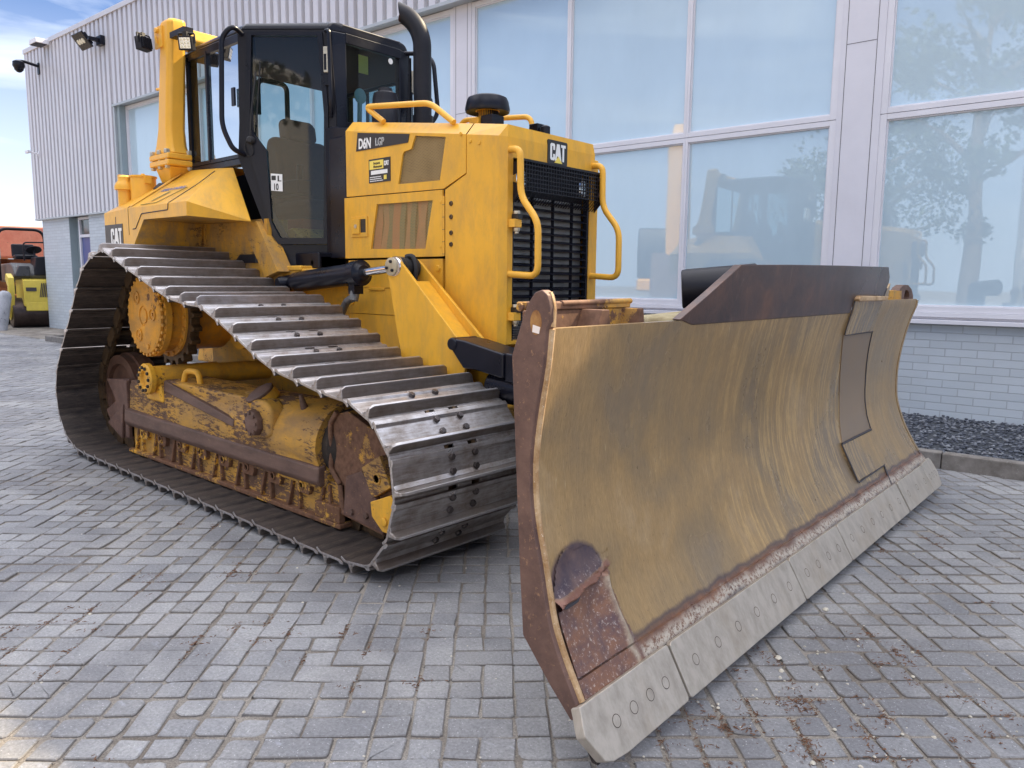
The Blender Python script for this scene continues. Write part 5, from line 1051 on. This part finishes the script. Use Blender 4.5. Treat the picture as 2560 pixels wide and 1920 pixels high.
# main board with a torn corner near the near end
m = MB(); sheet(m, YN, YS, .2, 1.218, ny=60, edge=lambda z: (YN+.02, seamy(z)-.004))
blade = m.obj('blade', [BLADE], DZ)
bevm = blade.data; bevm.set_sharp_from_angle(angle=R(50))
m = MB(); sheet(m, YS, YF, .2, 1.262, off=-.002, ny=14, edge=lambda z: (seamy(z)+.006, 1.985+.0*(z))); m.obj('folding_wing', BLADE, blade)
m = MB(); z_ = [1.262, 1.30, 1.34, 1.36]
m.add([(bxz(1.262, 1.19)+0, 1.185, 1.262), (bxz(1.262, 1.29), 1.295, 1.262), (bxz(1.36, 1.28)-.002, 1.292, 1.358), (bxz(1.262, 1.19)-.03, 1.185, 1.262), (bxz(1.262, 1.29)-.03, 1.295, 1.262), (bxz(1.36, 1.28)-.03, 1.292, 1.358)], [(0, 1, 2), (5, 4, 3), (0, 3, 4, 1), (1, 4, 5, 2), (2, 5, 3, 0)]); m.obj('wing_tip', BLADE, blade)
# hinge covers and inlaid plate
m = MB(); sheet(m, .66, 1.17, 1.085, 1.262, off=.010, th=.012, ny=6); m.obj('hinge_cover', POCKET, blade)
m = MB(); sheet(m, .73, 1.25, .30, .485, off=.012, th=.014, ny=6, edge=lambda z: (.735-.02*(z-.3)/.19, 1.235+.045*(z-.3)/.19)); m.obj('hinge_cover', POCKET, blade)
m = MB(); sheet(m, .74, 1.25, .49, 1.082, off=.004, th=.006, ny=6, edge=lambda z: (.66+.14*math.sin(math.pi*min(1, (1.082-z)/.75)), seamy(z)-.008)); m.obj('inlaid_plate', simple('grey_brown_plate', (.29, .21, .14), .42, .3, .12, 5, .08), blade)
def groove(pts, r=.005, mt=GAP): 
    q = MB(); q.tube([(bxz(z, y)+.010+o_, y, z) for y, z, o_ in pts], r, 6, .02, 2); return q.obj('seam', mt, blade)
groove([(.650, 1.262, .0), (.650, 1.082, .0), (1.175, 1.080, .0)], .003); groove([(.715, .488, .0), (.728, .292, .0)], .0045); groove([(.722, .490, .0), (1.275, .492, .0)], .0065); groove([(.735, .292, .002), (1.23, .298, .002)], .004)
groove([(seamy(z), z, -.009) for z in (1.33, 1.26, 1.18, 1.085)], .0045); groove([(seamy(z), z, -.005) for z in (1.085, 1.0, .95, .88, .8, .72, .65, .57, .49)], .0034); groove([(seamy(z), z, -.010) for z in (.49, .4, .3)], .004); groove([(seamy(z), z, -.004) for z in (.3, .25, .2)], .006)
# raised spill plate
def polyplate(m, P, off, th):
    vs = [(bxz(z, y)+off, y, z) for y, z in P]+[(bxz(z, y)+off-th, y, z) for y, z in P]; n = len(P)
    m.add(vs, [tuple(range(n)), tuple(range(n, 2*n))[::-1]]+[(i, n+i, n+(i+1) % n, (i+1) % n) for i in range(n)])
m = MB(); polyplate(m, [(-1.20, 1.222), (-1.0, 1.312), (-.78, 1.416), (-.3, 1.428), (.4, 1.440), (1.17, 1.450), (1.235, 1.395), (1.235, 1.355), (1.17, 1.285), (.66, 1.280), (.64, 1.2), (0, 1.2), (-1.1, 1.2)], .004, .034)
m.obj('spill_plate', SPILL, blade, bevel=.004)
m = MB(); m.prism([(.67, 1.262), (1.13, 1.262), (1.17, 1.285), (.68, 1.292), (.655, 1.275)], 0, bxz(1.27, .9)-.03, bxz(1.27, .9)+.035); m.obj('stop_lug', WORNEDGE, blade, bevel=.006)
# end plates, lugs
def endplate(y0, y1, wd, name='end_plate'):
    m = MB(); fr = [(bx0(y0)+d+.006, z) for z, d in BQF if z >= .2]; top = 1.218
    back = [(bx0(y0)+.115, .150), (bx0(y0)+.04, .225), (bx0(y0)-.062, .34), (bx0(y0)-.077, .53), (bx0(y0)-.10, .90), (bx0(y0)-.115, 1.14), (bx0(y0)-.075, 1.25), (bx0(y0)-.055, 1.29), (bx0(y0)-.035, 1.315), (bx0(y0)-.01, 1.323), (bx0(y0)+.008, 1.31), (bx0(y0)+.018, 1.28), (bx0(y0)+.018, 1.24)]
    m.prism([(bx0(y0)+.135, .155)]+back+fr, 1, y0, y1); return m
ep = endplate(YN-.012, YN+.022, .1); e1 = ep.obj('end_plate', PLATE, blade, bevel=.004)
m = MB(); m.tube([(bx0(YN)+d+.005, YN+.014, z) for z, d in BQ], .011, 8, .02, 2); m.tube([(bx0(YN)+.013, YN+.01, 1.225), (bx0(YN)+.015, YN+.01, 1.28), (bx0(YN)+.0, YN+.01, 1.315)], .008, 6); m.obj('worn_edge', WORNEDGE, e1)
m = MB(); hx, hz = bx0(YN)-.028, 1.235; ov = [(hx+.020*math.cos(t)+.0, hz+.034*math.sin(t)) for t in [2*math.pi*i/16 for i in range(16)]]; m.mat(0).prism(ov, 1, YN-.0128, YN-.0118); m.mat(1).prism([(hx-.012, hz-.026), (hx+.012, hz-.030), (hx+.016, hz-.012), (hx-.010, hz-.006)], 1, YN-.0134, YN-.0127)
m.obj('lug_hole', [rusty('orange_rust', (.20, .08, .03), (.42, .22, .07), .8, 25), simple('sunlit_hole_spot', (.8, .72, .66), .5, 0, .05, 9, 0)], e1)  # pale patch paints sunlight on the lower inside of the hole
m = MB(); sheet(m, YF-.03, YF, .2, 1.254, off=.002, th=.06, ny=1); m.obj('far_end_strip', BLADE, blade)
cx, cy, cz = bx0(1.83)-.03, 1.88, 1.28
m = MB(); pts = []
oo = [(1.60+.0, 1.262), (1.62, 1.300), (1.68, 1.335), (1.76, 1.352), (1.84, 1.350), (1.92, 1.325), (1.965, 1.285), (1.97, 1.255)]
ii = [(1.755, 1.262), (1.77, 1.300), (1.785, 1.318), (1.80, 1.320), (1.84, 1.318), (1.87, 1.300), (1.88, 1.275), (1.87, 1.262)]
vs = [(bx0(1.8)-.02-o_, y, z) for o_ in (0, .05) for y, z in oo+ii]; n = 8; fs = []
for o_ in (0, 16):
    fs += [(o_+i, o_+i+1, o_+n+i+1, o_+n+i) for i in range(n-1)]
fs += [(i, i+1, 16+i+1, 16+i) for i in range(7)]+[(8+i, 8+i+1, 24+i+1, 24+i) for i in range(7)]
m.add(vs, fs); m.obj('lifting_lug', BROWN, blade)
m = MB(); m.box((bx0(1.5)-.12, 1.33, 1.24), (bx0(1.5)-.03, 1.60, 1.318)); m.mat(1).box((bx0(1.5)-.10, 1.42, 1.255), (bx0(1.5)-.025, 1.70, 1.315)); m.obj('wing_bracket', [Y, YMUD], blade)
# top channel on the back near the near end
m = MB(); m.box((2.68, -1.79, 1.262), (2.785, -1.33, 1.284)); m.box((2.765, -1.86, 1.16), (2.78, -1.345, 1.262)); m.cyl((2.70, -1.80, 1.268), (2.70, -1.7, 1.27), .013); m.cyl((2.78, -1.70, 1.280), (2.78, -1.322, 1.284), .009); m.prism([(-1.60, 1.262), (-1.56, 1.262), (-1.555, 1.215), (-1.52, 1.175), (-1.64, 1.175)], 0, 2.78, 2.86); m.prism([(-1.37, 1.262), (-1.35, 1.262), (-1.345, 1.22), (-1.29, 1.19), (-1.38, 1.19)], 0, 2.76, 2.85)
m.obj('back_channel', YR, blade, bevel=.004)
m = MB(); m.loft([[(2.60, -1.08, 1.12), (2.80, -1.08, 1.12), (2.80, -1.07, 1.222), (2.64, -1.07, 1.225)], [(2.60, -.7, 1.12), (2.80, -.7, 1.12), (2.78, -.7, 1.232), (2.64, -.7, 1.238)]]); m.obj('mud_crust', rusty('dry_mud', (.22, .17, .08), (.42, .36, .22), .9, 14, (.1, .08, .07), 0), blade, bevel=.02)
m = MB(); m.prism([(2.52, .38), (2.70, .36), (2.70, .86), (2.58, .88)], 1, -1.2, 1.2); m.prism([(2.60, .95), (2.72, .95), (2.72, 1.14), (2.64, 1.14)], 1, -1.5, 1.6); m.prism([(2.68, .27), (2.80, .25), (2.74, .42), (2.68, .42)], 1, -1.5, 1.6)
for y in (-1.2, -.6, .6, 1.19): m.prism([(2.5, .38), (2.74, .34), (2.74, 1.15), (2.62, 1.15)], 1, y, y+.025)
m.obj('back_frame', YR, blade, bevel=.01)
# black angle cylinder standing behind the blade
m = MB(); m.lathe((2.16, .12, 1.315), Vector((.87, .50, .07)), [(.09, -.004), (.10, .0), (.104, .02), (.112, .37), (.105, .38)], 36); m.box((2.15, .3, .7), (2.35, .6, 1.25)); m.obj('angle_cylinder_guard', SATIN, DZ)
# dent and tear at the lower near corner: one crumpled sheet with a torn lip
def P3(y, z, o_=.0): return (bxz(z, y)+o_, y, z)
m = MB(); NA, NB = 46, 44; y0, y1, z0, z1 = -1.895, -1.555, .255, .580; idx = {}
def dent(y, z):
    zl = .452+.15*(y+1.885)+.004*math.sin(y*60); u = z-zl; n_ = noise.noise(Vector((y*16, z*16, 1)))*.004
    if u > 0:       # purple flap above the tear
        e = ((y+1.765)/.125)**2+((z-.475)/(.098+.012*math.sin(y*37)))**2
        return (e < 1.0 or (u < .028 and y < -1.575)), .004+.026*math.exp(-u/.022)*max(0, 1-e)**.4+n_, 0
    if u > -.026 and y < -1.60: return True, .034-.012*abs(u+.013)/.013+n_-.02*max(0, (y+1.72)/.12), 1
    yr = -1.645+.16*max(0, (.42-z))
    if y > yr+.030+.006*math.sin(z*70): return False, 0, 0
    h = .004+.018*math.exp(-((y-yr)/.014)**2)*min(1, (z-.25)/.05)-.012*math.exp(-((y+1.74)/.06)**2)*math.exp(-((z-.38)/.07)**2)+n_+.010
    return True, h, 3 if abs(y-yr-.002) < .010 and z > .29 else 2
for a in range(NA):
    for b_ in range(NB):
        y = y0+(y1-y0)*a/(NA-1); z = z0+(z1-z0)*b_/(NB-1); k_, h, mi = dent(y, z)
        if k_: idx[(a, b_)] = (len(m.v), mi); m.v.append(P3(y, z, h))
for a in range(NA-1):
    for b_ in range(NB-1):
        q = [(a, b_), (a+1, b_), (a+1, b_+1), (a, b_+1)]
        if all(t in idx for t in q): m.f.append(tuple(idx[t][0] for t in q)); m.m.append(idx[q[0]][1]); m.sm.append(True)
m.m = [0]*len(m.m); m.obj('dented_corner', BLADE, blade)
m = MB(); m.add([P3(-1.870, .428, .018), P3(-1.825, .438, .019), P3(-1.785, .436, .018), P3(-1.80, .424, .018), P3(-1.86, .420, .018)], [(0, 1, 2, 3, 4)]); m.obj('tear_hole', GAP, blade)
# cutting edges with countersunk bolts
RINGM = simple('dark_brown_bolt_ring', (.06, .04, .03), .7, 0, .1, 20, 0)  # dark brown line round each edge bolt
JY = [-1.96, -1.462, -.452, .155, 1.205, 1.215, 1.96]
segs = [(-1.955, -1.467), (-1.455, -.456), (-.448, .150), (.159, 1.196), (1.222, 1.797), (1.806, 2.04)]
cet, ceb = Vector((.125, .192)), Vector((.212, .040))      # offsets from bx0(y): (dx, z)
for gi, (y0, y1) in enumerate(segs):
    m = MB(); c = .022; top, bot = (cet, ceb)
    def Q(y, u, o_): # u 0 top .. 1 bottom, o_ offset along normal
        d = (ceb-cet); nn = Vector((-d.y, d.x)).normalized(); nn = nn if nn.x > 0 else -nn; p = cet+d*u+nn*o_; return (bx0(y)+p.x, y, p.y)
    if gi == 0: out = [(y0+.01, .0), (y1-.008, -.02), (y1, .02), (y1+.0, .95), (y1-.01, 1.0), (y0+.13, 1.0), (y0+.06, .96), (y0+.03, .88), (y0-.01, .42), (y0-.005, .28), (y0+.005, .12)]
    elif gi == 5: out = [(y0, -.03), (y0+.1, -.06), (y1-.03, -.1), (y1, .0), (y1+.02, .5), (y1-.02, .95), (y1-.06, 1.0), (y0, 1.0)]
    else: out = [(y0, .03), (y0+.012, -.02), (y1-.012, -.02), (y1, .03), (y1, .97), (y1-.01, 1.0), (y0+.01, 1.0), (y0, .97)]
    n = len(out); vs = [Q(y, u, .030) for y, u in out]+[Q(y, u, -.006) for y, u in out]
    m.add(vs, [tuple(range(n)), tuple(range(n, 2*n))[::-1]]+[(i, n+i, n+(i+1) % n, (i+1) % n) for i in range(n)])
    ce = m.obj('cutting_edge', EDGE, blade, bevel=.004)
    nb = max(3, round((y1-y0)/(.125 if gi in (0, 5) else .165)))
    a0, a1 = (y0+.13, y1-.085) if gi == 0 else (y0+.10, y1-.09) if gi != 5 else (y0+.05, y1-.05)
    if gi == 0: nb = 4
    for k in range(nb):
        m = MB(); y = a0+(a1-a0)*k/(nb-1); cpt = Vector(Q(y, .50, .0303)); dU = (Vector(Q(y, .6, .0303))-Vector(Q(y, .5, .0303))).normalized(); dV = Vector((-.022, 1, 0)).normalized(); nz_ = dU.cross(dV).normalized()
        if nz_.x < 0: nz_ = -nz_
        for r0, r1, mi in ((.0, .0165, 0), (.0165, .0185, 1)):
            K = 22; o_ = .0004 if mi == 0 else .0006
            if mi == 0: m.mat(0).add([cpt+nz_*o_+(dU*math.cos(t)+dV*math.sin(t))*r1 for t in [2*math.pi*q/K for q in range(K)]], [tuple(range(K))])
            else:
                vs = [cpt+nz_*o_+(dU*math.cos(t)+dV*math.sin(t))*r for r in (r0, r1) for t in [2*math.pi*q/K for q in range(K)]]; m.mat(1).add(vs, [(q, (q+1) % K, K+(q+1) % K, K+q) for q in range(K)])
        m.obj('edge_bolt', [EDGE, RINGM], blade)
m = MB(); m.loft([[(bx0(y)+cet.x+.0, y, cet.y), (bx0(y)+ceb.x-.01, y, ceb.y+.01), (bx0(y)+ceb.x-.03, y, ceb.y+.01), (bx0(y)+cet.x-.03, y, cet.y-.0)] for y in (YN, 0, 1.98)]); m.obj('edge_backing', DARKM, blade)
m = MB(); sheet(m, YN+.03, 2.0, .2, .245, off=.008, th=.012, ny=40); weld = m.obj('weld_bead', BLADE, blade)
# ================================================================== YARD BEHIND THE BUILDING CORNER
RYEL = paint_yellow('roller_yellow', col=(.80, .62, .10), dirt=.15); RDRUM = simple('drum_steel', (.07, .05, .045), .35, .6, .3, 8, .05)
RGREY = simple('roller_grey', (.10, .10, .10), .5, 0, .2, 6, .05)
def place(o, x, y, rz): o.location = (x, y, 0); o.rotation_euler = (0, 0, rz)
rl = empty('road_roller', label='small yellow tandem road roller with black rollover hoop, half behind the building corner', cat='road roller')
# local: x towards the camera, y to the right
m = MB(); m.cyl((.55, -.55, .40), (.55, .55, .40), .40, n=40); m.obj('drum', RDRUM, rl)
m = MB(); m.cyl((-1.35, -.55, .40), (-1.35, .55, .40), .40, n=40); m.obj('drum', RDRUM, rl)
for s in (-1, 1):
    m = MB(); m.prism([(.45, .28), (.66, .28), (.88, .58), (1.08, .95), (1.06, 1.34), (.70, 1.45), (.55, 1.3), (.86, 1.1), (.70, .8), (.48, .55)], 1, s*.50, s*.64); m.obj('fork', RYEL, rl, bevel=.02)
    m = MB(); m.lathe((.55, s*.565, .40), (0, s, 0), [(.20, 0), (.20, .02), (.08, .03), (.08, .06)], 24); m.obj('drum_hub', RYEL, rl)
m = MB(); m.prism([(-.2, .75), (.70, .68), (.98, .56), (1.02, .70), (.98, 1.28), (.6, 1.34), (-.2, 1.3)], 1, -.30, .34); m.prism([(.95, .45), (1.02, .45), (1.02, .7), (.95, .7)], 1, -.26, .30); bd = m.obj('front_frame', RYEL, rl, bevel=.03)
m = MB()
for k in range(6): m.prism([(.06+k*.04, .82), (.08+k*.04, .82), (.14+k*.04, 1.2), (.12+k*.04, 1.2)], 0, 1.01, 1.025)
m.box((.90, -.24, .98), (1.025, .0, 1.08)); m.obj('vent', GAP, bd)
m = MB(); m.prism([(-1.7, 1.2), (.75, 1.30), (.85, 1.42), (.60, 1.66), (.1, 1.74), (-1.7, 1.72)], 1, -.46, .50); m.obj('engine_cover', RGREY, rl, bevel=.06, seg=3)
m = MB(); m.prism([(-.46, 1.36), (-.08, 1.36), (-.1, 1.66), (-.34, 1.66)], 0, .5, .87); m.obj('control_box', simple('roller_dark', (.05, .05, .055), .3, 0, .2, 5, 0), rl, bevel=.03)
m = MB(); m.prism([(.0, 1.4), (.52, 1.4), (.52, 1.75), (.35, 1.92), (.06, 1.9)], 0, .1, .86); m.obj('side_cowl', SATIN, rl, bevel=.03)
m = MB(); m.box((-.55, -.28, 1.85), (-.1, .28, 1.97)); m.prism([(-.65, 1.9), (-.52, 1.9), (-.60, 2.28), (-.72, 2.28)], 1, -.28, .28); m.obj('seat', SATIN, rl, bevel=.05, seg=3)
m = MB(); m.lathe((.05, .16, 2.10), (-.5, 0, .85), [(.17, 0), (.19, .0), (.19, .02), (.17, .02)], 24); m.cyl((.05, .16, 2.1), (.2, .16, 1.8), .025); m.obj('steering_wheel', SATIN, rl)
m = MB(); m.tube([(.15, -.10, 1.8), (.12, -.10, 2.30), (.12, .52, 2.32), (.15, .52, 1.8)], .02, 8, .1); m.obj('hand_rail', SATIN, rl)
m = MB(); m.tube([(-.75, -.58, 1.25), (-.75, -.58, 2.15), (-.78, -.56, 2.70), (-.78, .56, 2.70), (-.75, .58, 2.15), (-.75, .58, 1.25)], .042, 12, .34, 8); m.obj('rollover_hoop', BLACK, rl)
m = MB(); m.box((-.80, -.63, 1.85), (-.70, -.53, 2.15)); m.box((-.80, .53, 1.85), (-.70, .63, 2.15)); m.obj('hoop_joint', simple('pale_steel', (.4, .42, .42), .4, .5, .1, 9, 0), rl)
place(rl, -20.15, 3.46, math.atan2(CAM.y-2.62, CAM.x+20.35)+.12)
REDR = rusty('faded_red_paint', (.52, .17, .11), (.62, .25, .17), .7, 3, (.3, .16, .10), 0); REDD = rusty('rusty_red_frame', (.20, .08, .045), (.34, .17, .08), .8, 5, (.45, .28, .10), .1)
sc1 = empty('scrap_truck_body', label='faded red steel truck body with rusty underframe behind the roller', cat='truck body')
m = MB(); m.prism([(-2.6, 1.95), (2.6, 1.95), (2.45, 2.92), (-2.2, 2.92)], 0, -.1, 1.6); m.obj('body_panel', REDR, sc1, bevel=.05)
m = MB(); m.box((-.25, -2.6, 1.80), (.0, 2.6, 1.94)); m.box((-1.0, -2.6, .2), (-.8, 2.6, 1.9)); m.prism([(-2.3, .9), (-1.7, .9), (-1.4, 1.8), (-2.0, 1.8)], 0, -.2, .3); m.prism([(-.9, 1.5), (.9, 1.0), (1.0, 1.25), (-.8, 2.0)], 0, -.2, .2); m.box((-.2, .6, 1.2), (.3, 1.5, 1.8)); m.box((-.3, -2.6, .5), (.2, 2.6, .8)); m.prism([(.2, .9), (1.4, .6), (1.5, .9), (.3, 1.4)], 0, .0, .3); m.cyl((-.3, -.2, 1.95), (-.3, 1.4, 1.9), .12); m.obj('underframe', REDD, sc1, bevel=.03)
m = MB(); m.cyl((-.4, -1.9, .55), (.1, -1.9, .55), .55, n=28); m.cyl((-.4, 1.7, .55), (.1, 1.7, .55), .55, n=28); m.obj('wheel', RUBBER, sc1)
place(sc1, -25.2, 2.9, math.atan2(CAM.y-2.9, CAM.x+25.2))
sc2 = empty('excavator_bucket', label='big rust red bucket with a worn tan arm at the left edge of the photo', cat='bucket')
m = MB(); m.prism([(-1.3, .35), (.55, .35), (.62, 1.6), (.40, 2.75), (.1, 2.95), (-1.3, 2.2)], 0, -.6, .6); m.obj('bucket_shell', rusty('rust_red', (.36, .12, .07), (.50, .20, .12), .7, 4, (.28, .18, .10), 0), sc2, bevel=.06)
m = MB(); m.prism([(-1.2, 2.7), (.5, 3.1), (1.5, 3.3), (1.3, 2.6), (.4, 2.5)], 0, -1.6, -1.2); m.obj('arm', rusty('dusty_tan', (.50, .36, .16), (.66, .50, .26), .8, 6, (.3, .2, .1), 0), sc2, bevel=.05)
m = MB(); m.lathe((.61, .0, 1.0), (1, 0, 0), [(.28, 0), (.28, .05), (.12, .06)], 20); m.obj('bucket_pin', REDD, sc2)
place(sc2, -22.6, 1.55, math.atan2(CAM.y-1.55, CAM.x+22.6))
bo = MB(); bo.lathe((-18.62, 2.28, -.02), (-.02, .19, 1), [(.17, 0), (.165, .1), (.155, .9), (.13, .98), (.07, 1.03), (.0, 1.04)], 24)
tag(bo.obj('bollard', rusty('mottled_concrete', (.20, .21, .23), (.44, .45, .48), .8, 1.6, (.03, .03, .04), 0)), 'leaning mottled grey concrete bollard in front of the road roller', 'bollard')
cn = empty('white_container', label='low white container with a green corner at the far left edge', cat='container')
MB().box((-.6, -1.2, .9), (.6, .38, 1.35)).obj('case', simple('off_white', (.7, .7, .68), .6, 0, .05, 3, .02), cn, bevel=.02)
MB().box((.6, .10, 1.08), (.61, .34, 1.32)).obj('panel', simple('green_panel', (.05, .45, .16), .5, 0, .05, 3, 0), cn)
m = MB(); m.box((-.5, -1.1, 0), (.5, -1.0, .9)); m.box((-.5, .25, 0), (.5, .35, .9)); m.obj('leg', RGREY, cn)
place(cn, -21.2, 2.1, math.atan2(CAM.y-2.1, CAM.x+21.2))
# ---- what stands across the yard and shows in the windows
LEAF = simple('leaf_green', (.075, .105, .035), .6, 0, .4, 3, 0); BARK = rusty('bark', (.08, .06, .04), (.15, .11, .08), .9, 6, None, 0)
def tree(x, y, h, r, label, seed, n=5200):
    random.seed(seed); t = empty('tree', (x, y, 0), label=label, cat='tree', group='trees across the yard')
    m = MB(); m.tube([(0, 0, 0), (.1, .05, h*.3), (-.05, .1, h*.6), (.1, 0, h*.9)], (.24, .06), 12, .5); 
    for k in range(9):
        a = k*2.4; z = h*(.42+.05*k); m.tube([(0, 0, z), (math.cos(a)*r*.4, math.sin(a)*r*.4, z+h*.08), (math.cos(a)*r*.8, math.sin(a)*r*.8, z+h*.13)], (.08, .02), 6, .3)
    m.obj('trunk', BARK, t); c = MB(); cl = []
    for k in range(26): a, u = random.uniform(0, 6.28), random.random()**.5; cl.append((math.cos(a)*r*u, math.sin(a)*r*u, h*random.uniform(.45, 1.0), random.uniform(.35, .8)*r*.5))
    for k in range(n):
        q = random.choice(cl); d = Vector((random.gauss(0, 1), random.gauss(0, 1), random.gauss(0, .7))).normalized()*q[3]*random.random()**.4
        p = Vector(q[:3])+d; u = Vector((random.gauss(0, 1), random.gauss(0, 1), random.gauss(0, 1))).normalized()*random.uniform(.06, .14); v_ = u.orthogonal().normalized()*u.length*.6
        c.add([p-u, p+v_, p+u, p-v_], [(0, 1, 2, 3)])
    c.obj('crown', LEAF, t)
tree(1.0, -10.2, 9.5, 2.6, 'tall leafy tree across the yard, mirrored in the right hand windows', 1)
tree(-2.4, -16.0, 6.5, 3.0, 'broad low tree across the yard, mirrored left of the tall tree', 2, 4200)
tk = empty('storage_tank', (4.0, -16.2, 0), label='white ribbed storage tank across the yard, mirrored at the right edge', cat='storage tank')
m = MB(); K = 90; m.loft([[((2.3+(.04 if k % 2 else 0))*math.cos(2*math.pi*k/K), (2.3+(.04 if k % 2 else 0))*math.sin(2*math.pi*k/K), z) for k in range(K)] for z in (0, 6.4)]); m.obj('shell', simple('tank_white', (.75, .74, .72), .5, 0, .04, 2, 0), tk)
m = MB(); m.lathe((0, 0, 6.4), (0, 0, 1), [(2.36, 0), (2.3, .1), (.1, .5), (0, .52)], 48); m.obj('lid', simple('tank_white_lid', (.7, .7, .7), .5, 0, .04, 2, 0), tk)
ex = empty('excavator', (-6.6, -9.4, 0), 1.2, label='yellow excavator across the yard, mirrored behind the bulldozer hood', cat='excavator')
for s in (-1, 1):
    m = MB(); m.prism([(-1.9, .2), (-1.6, 0), (1.6, 0), (1.95, .25), (1.9, .7), (1.6, .9), (-1.6, .9), (-1.9, .7)], 1, s*.85, s*1.4); m.obj('track', DARKM, ex, bevel=.05)
m = MB(); m.box((-2.0, -1.3, 1.1), (1.3, 1.3, 1.5)); m.prism([(-2.2, 1.5), (-2.2, 2.2), (-.4, 2.3), (-.2, 1.5)], 1, -1.3, 1.3); m.obj('upper_body', Y, ex, bevel=.08)
m = MB(); m.prism([(-.3, 1.5), (1.2, 1.5), (1.35, 2.2), (1.1, 3.0), (-.2, 3.05)], 1, .35, 1.3); m.obj('cab', SATIN, ex, bevel=.06)
m = MB(); m.prism([(.9, 1.5), (1.3, 1.4), (3.6, 4.9), (5.4, 4.2), (5.5, 4.5), (3.5, 5.5), (3.0, 5.2)], 1, -.25, .2); m.obj('boom', Y, ex, bevel=.04)
m = MB(); m.prism([(5.0, 4.9), (5.6, 4.8), (5.5, 1.9), (5.2, 1.9)], 1, -.22, .17); m.obj('stick', Y, ex, bevel=.04)
m = MB(); m.prism([(5.5, 2.1), (5.1, 1.8), (4.5, 1.2), (4.6, .6), (5.2, .5), (5.6, 1.0)], 1, -.5, .5); m.obj('bucket', BROWN, ex, bevel=.04)
